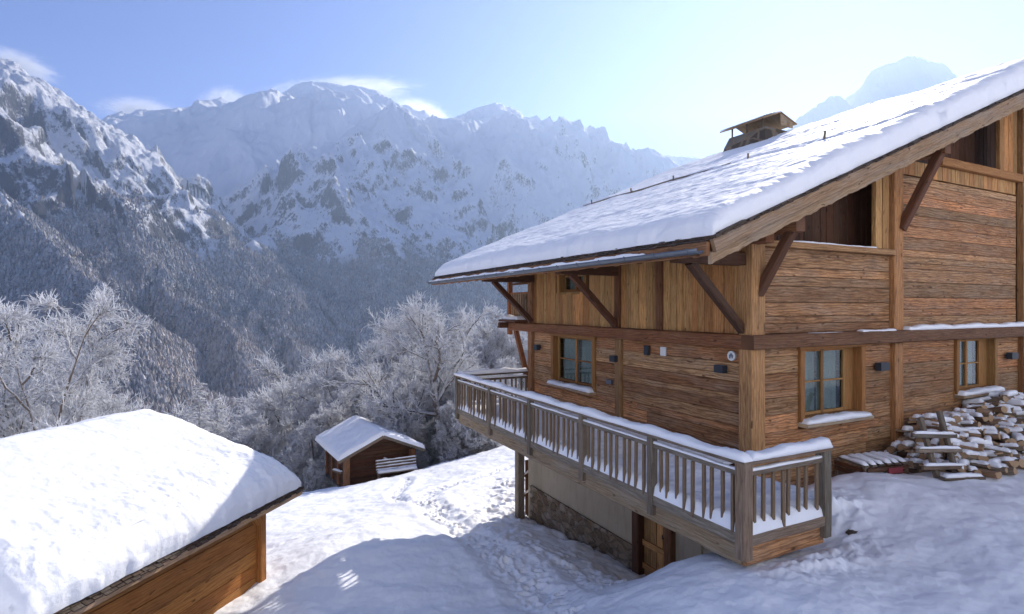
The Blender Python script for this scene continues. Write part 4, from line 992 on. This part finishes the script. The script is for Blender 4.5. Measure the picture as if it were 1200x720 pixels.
def hut_snow():
    tx = np.linspace(-(hw + .62), hw + .62, 80); ty = np.linspace(-.52, hd + .55, 90); T, Yv = np.meshgrid(tx, ty, indexing='ij')
    d = np.minimum(np.minimum(T - tx[0], tx[-1] - T), np.minimum(Yv - ty[0], ty[-1] - Yv)); e = np.sqrt(1 - (1 - np.clip(d / .22, 0, 1)) ** 2)
    z = hz + .08 + hs * (hw + .6 - np.sqrt(T * T + .02)) + e * (.27 + .04 * fbm(T * 1.2, Yv, 3, 601))
    np_mesh('snow_cover', np.stack([T, Yv, z], 2).reshape(-1, 3), grid_faces(80, 90, True), M['snow'], parent=hr)
hut_snow()
# slatted bench buried in front of it, and a stick propped on the wall
BE = empty('bench', (-7.0, 34.35, gz(-7.0, 34.35) - .05), math.atan2(.525, .851) - .12, 'snow covered slatted bench in front of the little hut', 'bench')
for k in range(4):
    mb = MB(); z = .42 + k * .17; mb.beam((-1.35, .3 + .05 * k, z), (1.2, .3 + .05 * k, z + .02), .05, .10, bev=.008, jit=.006); s_ = mb.build('backrest_slat', M['grey'], BE); mb = MB(); mb.snow_strip((-1.35, .28 + .05 * k, z + .05), (1.2, .28 + .05 * k, z + .07), .09, .05); mb.build('snow_cover', M['snow'], s_)
mb = MB(); mb.box(-1.35, 1.2, -.15, .28, .30, .36); s_ = mb.build('seat', M['grey'], BE); mb = MB(); mb.snow_strip((-1.3, .06, .36), (1.15, .06, .36), .42, .14); mb.build('snow_cover', M['snow'], s_)
for x in (-1.2, 1.05):
    for y in (-.08, .34): mb = MB(); mb.beam((x, y, -.2), (x, y + (.12 if y > 0 else 0), .98 if y > 0 else .3), .08, .08, up=(0, 1, 0)); mb.build('leg', M['grey'], BE)
ax, ay, _ = (-7.75, 34.85, 0)
mb = MB(); mb.beam((ax - .35, ay, -9.55), (ax + .35, ay + .2, -9.95), .08, .1, jit=.01); o = mb.build('log', M['old'], None); tag(o, 'short snowy log propped against the hut wall above the bench', 'log')
mb = MB(); mb.snow_strip((ax - .33, ay, -9.5), (ax + .1, ay + .1, -9.75), .13, .1); mb.build('snow_cover', M['snow'], o)

# ------------------------------------------------ fence under the far end of the balcony
FE = empty('fence', L2W(.12, 9.0, -7.0), math.atan2(HX[1], HX[0]), 'short dark fence panel behind the post under the balcony', 'fence')
for k in range(3):
    mb = MB(); mb.beam((-.2 + k * .17, 0, -.3), (-.2 + k * .17, 0, 1.9), .12, .05, up=(0, 1, 0), bev=.008, jit=.004); mb.build('picket', M['dark'], FE)
for z in (.7, 1.35):
    mb = MB(); mb.beam((-.28, -.05, z), (.25, -.05, z + .25), .05, .09, bev=.008); r_ = mb.build('rail', M['dark'], FE); mb = MB(); mb.snow_strip((-.26, -.06, z + .05), (.23, -.06, z + .28), .07, .05); mb.build('snow_cover', M['snow'], r_)

# ------------------------------------------------ firewood
def m_fire():
    m = m_wood('split_firewood', ((.13, .08, .045), (.24, .165, .10), (.34, .25, .16)), (.22, .19, .16), .5, knots=False)
    nt = m.node_tree; b = nt.nodes['Principled BSDF']; src = b.inputs['Base Color'].links[0].from_socket
    tc = nt.nodes.new('ShaderNodeTexCoord'); sp = nt.nodes.new('ShaderNodeSeparateXYZ'); nt.links.new(tc.outputs['Normal'], sp.inputs[0])
    ab = nt.nodes.new('ShaderNodeMath'); ab.operation = 'ABSOLUTE'; nt.links.new(sp.outputs[0], ab.inputs[0]); gt = nt.nodes.new('ShaderNodeMath'); gt.operation = 'GREATER_THAN'; gt.inputs[1].default_value = .7; nt.links.new(ab.outputs[0], gt.inputs[0])
    # ring figure on the sawn ends
    wv = nt.nodes.new('ShaderNodeTexWave'); wv.wave_type = 'RINGS'; wv.rings_direction = 'X'; wv.inputs['Scale'].default_value = 22; wv.inputs['Distortion'].default_value = 3; nt.links.new(tc.outputs['Object'], wv.inputs[0])
    rp = nt.nodes.new('ShaderNodeValToRGB'); rp.color_ramp.elements[0].color = (.22, .13, .07, 1); rp.color_ramp.elements[1].color = (.46, .32, .19, 1); nt.links.new(wv.outputs[1], rp.inputs[0])
    mx = nt.nodes.new('ShaderNodeMix'); mx.data_type = 'RGBA'; nt.links.new(gt.outputs[0], mx.inputs[0]); nt.links.new(src, mx.inputs[6]); nt.links.new(rp.outputs[0], mx.inputs[7]); nt.links.new(mx.outputs[2], b.inputs['Base Color'])
    return m
M['fire'] = m_fire()
def log_mesh(kind, L):
    mb = MB(); r = rng.uniform(.062, .095)
    if kind == 0: prof = [(r * math.cos(a), r * math.sin(a)) for a in np.linspace(0, 2 * math.pi, 13)[:-1]]
    elif kind == 1: prof = [(-r * .95, -r * .5), (r * .2, -r * .75), (r, -r * .3), (r * .9, r * .3), (r * .1, r * .8)]
    elif kind == 2: prof = [(-r, -r * .45)] + [(r * 1.1 * math.cos(a), r * .9 * math.sin(a)) for a in np.linspace(-.7, 1.9, 7)]
    else: prof = [(-r * 1.1, -r * .35), (r * 1.1, -r * .4), (r * 1.15, r * .2), (-r * 1.0, r * .3)]
    rings = []
    for i in range(5):
        k = 1 + rng.uniform(-.06, .06); o_ = rng.uniform(-.008, .008); rings.append([(-L/2 + L * i / 4, y * k + o_, z * k + o_) for y, z in prof])
    mb.loft(rings); top = max(z for y, z in prof); wd = max(y for y, z in prof) - min(y for y, z in prof)
    sm = MB(); a = rng.uniform(-.5, -.3); b_ = rng.uniform(.35, .5); sm.snow_strip((a * L, 0, top * .55), (b_ * L, 0, top * .55), wd * rng.uniform(.75, 1.0), rng.uniform(.05, .09) + top * .4, segs=14, n=7)
    return mb, sm
protos = []
for k in range(16):
    L = rng.uniform(.5, .62) if k < 9 else rng.uniform(.65, .95)
    a, b_ = log_mesh(k % 3 if k < 9 else (3, 1, 0)[k % 3], L); protos.append((a.build('firewood_log', M['fire']), b_.build('snow_cap', M['snow']), L))
for a, b_, L in protos: COL.objects.unlink(a); COL.objects.unlink(b_)
def pile_h(x, y): 
    f = lambda t: max(0, min(1, t)); s = f((x - 3.75) / 1.5) ** .8; dy = f((y + 1.95 - .25 * f((4.6 - x) / 1.2)) / 1.35); return (1.12 + .08 * math.sin(x * 1.7)) * s * (dy ** .75) * (1 if x < 9 else max(0, 1 - (x - 9) / 4))
NLOG = 0
chr_ = CH.rotation_euler.z
WP = []
z = .05
while z < 1.45:
    x = 3.7
    while x < 11.2:
        y = -1.95
        while y < -.12:
            h = pile_h(x, y)
            wx_, wy_, _ = L2W(x, y)
            if h > z and h - z < .22 and wx_ / wy_ < .96: WP.append((x + rng.uniform(-.07, .07), y + rng.uniform(-.06, .06), z))
            y += .21
        x += .30
    z += .12
print('log spots', len(WP)); rng.shuffle(WP)
WP.sort(key=lambda w: w[0] > 8.6)
WP = WP[:296]
print('logs', len(WP))
for (x, y, z) in WP:
    left = x < 5.6 and z > .12 + .2 * max(0, x - 4.2)
    longl = (left and rng.random() < .8) or rng.random() < .10
    a, b_, L = protos[rng.randrange(9, 16)] if longl else protos[rng.randrange(0, 9)]
    o = a.copy(); COL.objects.link(o); o.name = 'firewood_log'
    wx, wy, _ = L2W(x, y); g = gz(wx, wy) - .02
    ang = chr_ + (rng.gauss(.05, .22) if longl else math.pi / 2 * (1 if rng.random() < .8 else .55) + rng.gauss(0, .28))
    o.location = (wx, wy, g + z + rng.uniform(-.03, .03)); o.rotation_euler = (rng.choice((0, math.pi, .3, -.3)), rng.gauss(.0, .10) + (.10 if longl else .14), ang)
    tag(o, 'snow dusted split log in the big firewood heap against the chalet wall', 'firewood', 'logs of the firewood heap')
    if rng.random() < .8:
        c = b_.copy(); COL.objects.link(c); c.name = 'snow_cap'; c.parent = o
        # the cap lies on the upper side whatever way the log is turned
        c.rotation_euler = (-o.rotation_euler.x, 0, 0)
for a, b_, L in protos: bpy.data.objects.remove(a); bpy.data.objects.remove(b_)

# old trestle leaning on the heap
wx, wy, _ = L2W(3.55, -1.45); TRS = empty('trestle', (wx, wy, gz(wx, wy)), chr_ - .1, 'grey weathered wooden trestle leaning on the left end of the firewood heap', 'trestle')
for x, ln in ((-.28, .1), (.28, .12)):
    mb = MB(); mb.beam((x, -.12, -.1), (x + ln, .28, 1.16 - .08 * (x < 0)), .11, .08, up=(0, 1, 0), bev=.012, jit=.006, segs=5); mb.build('leg', M['grey'], TRS)
for z, y in ((.22, -.10), (.52, .0), (.78, .10)):
    mb = MB(); mb.beam((-.75, y - .03, z + .04), (.55, y - .03, z - .08), .05, .08, bev=.01, jit=.006); r_ = mb.build('rung', M['grey'], TRS); mb = MB(); mb.snow_strip((-.7, y - .03, z + .075), (.5, y - .03, z - .04), .07, .045); mb.build('snow_cover', M['snow'], r_)
mb = MB(); mb.beam((-.4, -.25, .05), (.62, -.36, .0), .12, .06, bev=.01, jit=.006); r_ = mb.build('foot_board', M['grey'], TRS); mb = MB(); mb.snow_strip((-.36, -.25, .075), (.58, -.355, .03), .12, .06); mb.build('snow_cover', M['snow'], r_)
# low crate of slats by the wall
wx, wy, _ = L2W(2.72, -.62); CR = empty('crate', (wx, wy, gz(wx, wy) + .02), chr_ - .18, 'low slatted crate with a red side, snow between its slats, by the gable wall', 'crate')
for k in range(6):
    x = -.48 + k * .19; mb = MB(); mb.beam((x, -.32, .24), (x + .02, .32, .26), .11, .035, bev=.006, jit=.004); s_ = mb.build('top_slat', M['grey'], CR); mb = MB(); mb.snow_strip((x, -.31, .26), (x + .02, .31, .28), .12, .06); mb.build('snow_cover', M['snow'], s_)
for x in (-.52, .5):
    for y in (-.3, .3): mb = MB(); mb.beam((x, y, -.1), (x, y, .24), .09, .07, up=(0, 1, 0), bev=.01); mb.build('corner_block', M['grey'], CR)
for z in (.06, .17): mb = MB(); mb.beam((-.52, -.35, z), (.52, -.35, z), .03, .08, bev=.006, jit=.003); mb.build('side_slat', M['dark'], CR); mb = MB(); mb.beam((-.58, -.33, z), (-.58, .33, z), .03, .08, bev=.006, jit=.003); mb.build('side_slat', M['dark'], CR)
mb = MB(); mb.box(-.02, .34, -.385, -.366, .08, .19, bev=.005); mb.build('red_panel', M['red'], CR)
# rock beside the balcony
q = PX(1000, 633, 8.55); mb = MB(); n = 10; rings = []
for i, (rr_, zz) in enumerate(((.02, -.15), (.10, -.1), (.11, -.02), (.07, .02), (.02, .03))): rings.append([(rr_ * math.cos(2*math.pi*k/n) * rng.uniform(.8, 1.2), rr_ * .7 * math.sin(2*math.pi*k/n) * rng.uniform(.8, 1.2), zz + rng.uniform(-.02, .02)) for k in range(n)])
mb.loft(rings); o = mb.build('rock', M['rock']); o.location = (q[0], q[1], gz(q[0], q[1]) + .0); tag(o, 'small dark rock poking out of the snow right of the balcony', 'rock')

# ------------------------------------------------ trees
def tree_mesh(seed, H, spread, limbs=11, twigs=1.0, multi=1, droop=.25, up=.5, tr=.16, first=.22):
    r = np.random.RandomState(seed); T = dict(trunk=[], crown=[])
    def path(p, d, L, rad, k, wob, lift):
        pts = [p]; rs = [rad]
        for i in range(k):
            d = d + r.normal(0, wob, 3); d[2] += lift; d /= np.linalg.norm(d); p = p + d * L / k; pts.append(p); rs.append(rad * (1 - .62 * (i + 1) / k))
        return np.array(pts), rs, d
    def side(d, ang):
        a = r.normal(0, 1, 3); a -= a @ d * d; a /= np.linalg.norm(a); v = d * math.cos(ang) + a * math.sin(ang); return v / np.linalg.norm(v)
    def at(pts, t): k = t * (len(pts) - 1); i = min(int(k), len(pts) - 2); return pts[i] + (pts[i+1] - pts[i]) * (k - i), (pts[i+1] - pts[i]) / np.linalg.norm(pts[i+1] - pts[i])
    def twig(p, d, L):
        pts, rs, _ = path(p, d, L, .022, 2, .22, .04); T['crown'].append((pts, [.021, .017, .010], 3))
        for q in range(max(1, int(r.poisson(3.2 * twigs)))):
            a, dd = at(pts, r.uniform(.15, 1)); v = side(dd, r.uniform(.5, 1.1)); l = L * r.uniform(.3, .6); T['crown'].append((np.array([a, a + v * l * .5 + r.normal(0, .02, 3), a + v * l + np.array([0, 0, .03])]), [.016, .013, .008], 3))
    def branch(p, d, L, rad, lvl):
        pts, rs, _ = path(p, d, L, rad, 6 if lvl == 1 else 4, .17, .05 if lvl == 1 else -.02 * droop * 4)
        T['trunk' if lvl <= 2 else 'crown'].append((pts, rs, 5 if lvl == 1 else 4 if lvl == 2 else 3))
        if lvl < 3:
            n = int((8 if lvl == 1 else 6) * L / (H * .33 if lvl == 1 else H * .14) + 2)
            for q in range(n):
                t = r.uniform(.18, 1); a, dd = at(pts, t); v = side(dd, r.uniform(.5, 1.05)); v[2] += .12; v /= np.linalg.norm(v)
                branch(a, v, L * r.uniform(.32, .55) * (1.15 - .5 * t), rad * .45, lvl + 1)
        m = int((3 if lvl == 1 else 5 if lvl == 2 else 7) * twigs + .5)
        for q in range(m):
            t = r.uniform(.25, 1); a, dd = at(pts, t); twig(a, side(dd, r.uniform(.4, 1.0)), r.uniform(.35, .8) * H / 12)
    for s in range(multi):
        d0 = np.array([r.normal(0, .05 if multi == 1 else .28), r.normal(0, .05 if multi == 1 else .28), 1.0]); d0 /= np.linalg.norm(d0)
        b0 = np.array([r.normal(0, .12 * (multi > 1)), r.normal(0, .12 * (multi > 1)), -.8])
        pts, rs, _ = path(b0, d0, (H * r.uniform(.88, 1)) + .8, tr * H / 12 / (multi ** .35), 12, .055, .03); rs = [tr * H / 12 / (multi ** .35) * (1 - .9 * i / 12) ** 1.1 for i in range(13)]
        T['trunk'].append((pts, rs, 9))
        nl = int(limbs / multi ** .5)
        for q in range(nl):
            t = first + (1 - first) * (q + r.uniform(0, .8)) / nl * .96; a, dd = at(pts, t); ang = r.uniform(0, 6.28) if multi > 1 else q * 2.4 + r.uniform(-.4, .4)
            L = spread * (1.05 - .72 * ((t - first) / (1 - first)) ** 1.2) * r.uniform(.75, 1.1); v = np.array([math.cos(ang), math.sin(ang), up + r.uniform(-.25, .35) + .7 * t]); v /= np.linalg.norm(v)
            branch(a, v, L, tr * .48 * (1.1 - .75 * t) * H / 12, 1)
        for q in range(int(6 * twigs)): a, dd = at(pts, r.uniform(.75, 1)); twig(a, side(dd, r.uniform(.3, .9)), .6)
    return T
def conifer_mesh(seed, H, spread):
    r = np.random.RandomState(seed); T = dict(trunk=[], crown=[]); T['trunk'].append((np.array([[0, 0, -.8], [.05, 0, H * .5], [0, .03, H]]), [.13, .07, .015], 7)); z = H * .08
    while z < H * .97:
        f = 1 - z / H; n = 6
        for q in range(n):
            a = r.uniform(0, 6.28); L = spread * (f ** .8) * r.uniform(.6, 1.1) + .12; d = np.array([math.cos(a), math.sin(a), .15]); p = np.array([0, 0, z + r.uniform(-.1, .1)])
            pts = np.array([p, p + d * L * .5, p + d * L - np.array([0, 0, .22 * L])]); T['crown'].append((pts, [.035, .03, .012], 3))
            for k in range(int(4 + 7 * f)):
                t = r.uniform(.2, 1); b = pts[0] + (pts[2] - pts[0]) * t; s = np.array([-math.sin(a), math.cos(a), 0]) * r.choice([-1, 1]); l = L * .38 * (1.1 - t) + .1; e = b + (s + d * .7) * l * .7 - np.array([0, 0, r.uniform(.0, .3) * l + .04]); T['crown'].append((np.array([b, (b + e) / 2 + [0, 0, .03], e]), [.034, .032, .012], 3))
        z += H * .033
    return T
def tubes(lst, thick=1.0):
    V = []; Fq = []; base = 0
    for pts, rs, n in lst:
        m = len(pts); t = np.gradient(pts, axis=0); t /= np.linalg.norm(t, axis=1)[:, None] + 1e-9
        upv = np.where(np.abs(t[:, 2:3]) < .9, np.array([[0, 0, 1.]]), np.array([[1., 0, 0]])); x = np.cross(t, upv); x /= np.linalg.norm(x, axis=1)[:, None]; y = np.cross(x, t)
        a = np.arange(n) / n * 2 * np.pi + (np.pi / 2 if n == 3 else 0); rs = np.array(rs)[:, None, None] * thick
        ring = pts[:, None, :] + (x[:, None, :] * np.cos(a)[None, :, None] + y[:, None, :] * np.sin(a)[None, :, None]) * rs
        V.append(ring.reshape(-1, 3)); i, j = np.meshgrid(np.arange(m - 1), np.arange(n), indexing='ij'); k = (j + 1) % n
        Fq.append(np.stack([base + i*n + j, base + i*n + k, base + (i+1)*n + k, base + (i+1)*n + j], 2).reshape(-1, 4)[:, ::-1]); base += m * n
    return np.concatenate(V), np.concatenate(Fq)
def make_tree(name, T, twigm='twig', thick=1.0):
    root = empty(name)
    V, Fq = tubes(T['trunk']); np_mesh('trunk', V, Fq, M['trunk'], parent=root)
    V, Fq = tubes(T['crown'], thick); np_mesh('crown', V, Fq, M[twigm], parent=root)
    return root
def place(root, px, Y, rz=0, scale=1.0, label=None, cat='tree', group=None, copy=True, dz=0):
    x = (px - 600) / FP * Y
    if copy:
        r = root.copy(); COL.objects.link(r)
        for ch in root.children: c = ch.copy(); COL.objects.link(c); c.parent = r
    else: r = root
    r.location = (x, Y, gz(x, Y) + dz); r.rotation_euler = (0, 0, rz); r.scale = (scale,) * 3
    return tag(r, label, cat, group)
g1 = gz(-83/650*42, 42); topz = 15/650*42
BT = make_tree('bare_tree', tree_mesh(21, topz - g1, 7.0, 14, .42, up=.30, tr=.40, first=.20), thick=1.25)
place(BT, 517, 42, 1.0, 1, 'tallest frosted bare tree with a thick dark trunk just behind the little hut', copy=False)
A = make_tree('frosted_tree', tree_mesh(5, 12, 4.3, 11, .5, multi=3, up=.7, tr=.24, first=.15), thick=1.1)
B = make_tree('frosted_tree', tree_mesh(8, 11, 4.6, 12, .5, up=.55, tr=.24, first=.12), thick=1.2)
Cc = make_tree('frosted_tree', tree_mesh(13, 9, 4.2, 10, .6, multi=2, up=.6, tr=.2, first=.1), 'twig2', thick=1.25)
Dc = make_tree('frosted_tree', tree_mesh(17, 12, 4.6, 12, .5, up=.75, tr=.24, first=.1), thick=1.2)
CN = make_tree('frosted_conifer', conifer_mesh(3, 9, 2.3)); 
def topy(root, H, px, Y, py, **k):      # scale so that the crown's top is level with what the photo shows
    x = (px - 600) / FP * Y; hgt = (360 - py) / FP * Y - gz(x, Y); return place(root, px, Y, scale=hgt / H, **k)
topy(A, 12, 42, 27, 335, rz=.4, label='large frosted tree with several stems at the left edge behind the shed roof', copy=False)
topy(B, 11, 92, 33, 402, rz=2.0, label='frosted tree right beside the large one behind the shed roof', copy=False)
topy(A, 12, -25, 33, 352, rz=2.6, label='frosted tree cut by the left edge of the picture')
topy(Dc, 12, 12, 42, 350, rz=.6, label='frosted tree mostly hidden behind the large tree at the left edge', copy=False)
topy(CN, 9, 233, 40, 440, rz=0, label='slender frosted conifer rising just right of the shed roof ridge', cat='conifer', copy=False)
topy(CN, 9, 255, 47, 458, rz=2, label='shorter frosted conifer just right of the slender one', cat='conifer')
topy(Cc, 9, 293, 50, 478, rz=1, label='tawny low frosted tree between the shed roof and the thicket', copy=False)
G = 'frosted trees of the thicket behind the hut'; LB = 'frosted bare tree in the thicket on the slope around and behind the little hut'
for k, (root, H, px, Y, py) in enumerate([(B,11,318,54,470),(Cc,9,338,48,480),(Dc,12,352,60,446),(A,12,372,56,436),(B,11,392,50,425),(Cc,9,384,44,470),(A,12,415,62,405),(Dc,12,437,50,398),(B,11,458,58,390),(Cc,9,470,46,430),(B,11,485,60,395),(A,12,548,56,385),(Dc,12,566,62,382),(B,11,585,52,372),(A,12,604,60,365),(Dc,12,622,54,380),(Cc,9,574,45,430),(B,11,600,46,425),(Cc,9,275,60,492),(Cc,9,426,42,470),(B,11,640,58,380),(Cc,9,540,47,445),(B,11,500,52,420),(Dc,12,330,70,462),(A,12,300,72,470)]):
    topy(root, H, px, Y, py, rz=k * 1.7, label=LB, group=G)
for k in range(8):                          # lower growth filling the edge of the slope
    px = rng.uniform(262, 640); Y = rng.uniform(43, 66); x = (px - 600) / FP * Y
    topy((B, Cc, Dc)[k % 3], (11, 9, 12)[k % 3], px, Y, 360 - (gz(x, Y) + rng.uniform(3.5, 6.5)) / Y * FP, rz=k * 2.1, label=LB, group=G)

SB = make_tree('frosted_shrub', tree_mesh(31, 3.6, 2.3, 12, .8, multi=4, up=.8, tr=.3, first=.05), thick=1.0)
for k in range(34):
    px = rng.uniform(285, 625) if k > 6 else 470 + k * 20; Y = rng.uniform(38.6, 46); place(SB, px, Y, rz=k * 1.3, scale=rng.uniform(.7, 1.25), copy=k > 0, label='low frosted shrub at the edge of the snow field behind the little hut', cat='shrub', group='frosted shrubs behind the hut')
# ------------------------------------------------ haze
def haze():
    t = NT('air'); t.n.remove(t.b); v = t.add('VolumePrincipled', {'Color': (.60, .76, 1, 1), 'Density': 7.5e-5, 'Anisotropy': .5}); t.l.new(v.outputs[0], t.out.inputs['Volume'])
    zmax = max(2600.0, float(Zg.max()) + 50)
    me = bpy.data.meshes.new('haze'); x0, x1, y0, y1, z0, z1 = -10500, 10500, -1000, 7800, -400, zmax
    lo = min(float(Zg.min()), float(GZ.min())) - 1; z0 = lo
    vs = [(x, y, z) for x in (x0, x1) for y in (y0, y1) for z in (z0, z1)]
    me.from_pydata(vs, [], [(0, 1, 3, 2), (4, 6, 7, 5), (0, 4, 5, 1), (2, 3, 7, 6), (0, 2, 6, 4), (1, 5, 7, 3)]); me.materials.append(t.m)
    o = bpy.data.objects.new('haze', me); COL.objects.link(o); tag(o, 'pale blue air filling the valley', kind='stuff')
haze()

# thin banners of cloud blowing off the crests, standing behind them and behind the haze
def clouds():
    t = NT('cloud_vapour'); t.n.remove(t.b); co = t.add('TexCoord').outputs['Object']
    d = t.math('SUBTRACT', 1.0, t.add('VectorMath', {0: co}, operation='LENGTH').outputs['Value'], clamp=True)
    n = t.noise(t.map(co, (2.2, 1.0, 2.0)), 1.6, 8, .72, 1.2)
    k = t.math('MULTIPLY', t.math('MULTIPLY', t.math('SUBTRACT', t.math('ADD', n, t.math('MULTIPLY', d, .40)), .56, clamp=True), d), .035)
    v = t.add('VolumePrincipled', {'Color': (1, 1, 1, 1), 'Density': k, 'Anisotropy': .5}); t.l.new(v.outputs[0], t.out.inputs['Volume'])
    me = None
    for px, py, w, h, tilt, lb in ((22, 76, 95, 34, .3, 'wisp of cloud behind the summit of the left mountain'), (262, 122, 60, 36, -.3, 'small cloud plume behind the sharp rock tooth'), (400, 106, 180, 28, -.05, 'long banner of cloud behind the rounded highest peak'), (490, 132, 80, 32, .2, 'cloud bank in the saddle right of the highest peak'), (160, 128, 90, 26, 0, 'faint wisp of cloud above the low crest right of the left mountain')):
        Yc = 8700; p = PX(px, py, Yc)
        if me is None:
            mb = MB(); N = 20; rings = [[(math.cos(2*math.pi*j/N) * math.sin(a), math.sin(2*math.pi*j/N) * math.sin(a), math.cos(a)) for j in range(N)] for a in np.linspace(.01, math.pi - .01, 12)]
            mb.loft(rings, smooth=True); o = mb.build('cloud', t.m); me = o.data; me.flip_normals()
        else: o = bpy.data.objects.new('cloud', me); COL.objects.link(o)
        o.location = p; o.scale = (w / FP * Yc / 2 * 1.25, 420, h / FP * Yc / 2 * 1.25); o.rotation_euler = (0, tilt, 0)
        tag(o, lb, 'cloud', kind='stuff')
clouds()
cy.volume_step_rate = 1.0; cy.volume_max_steps = 256
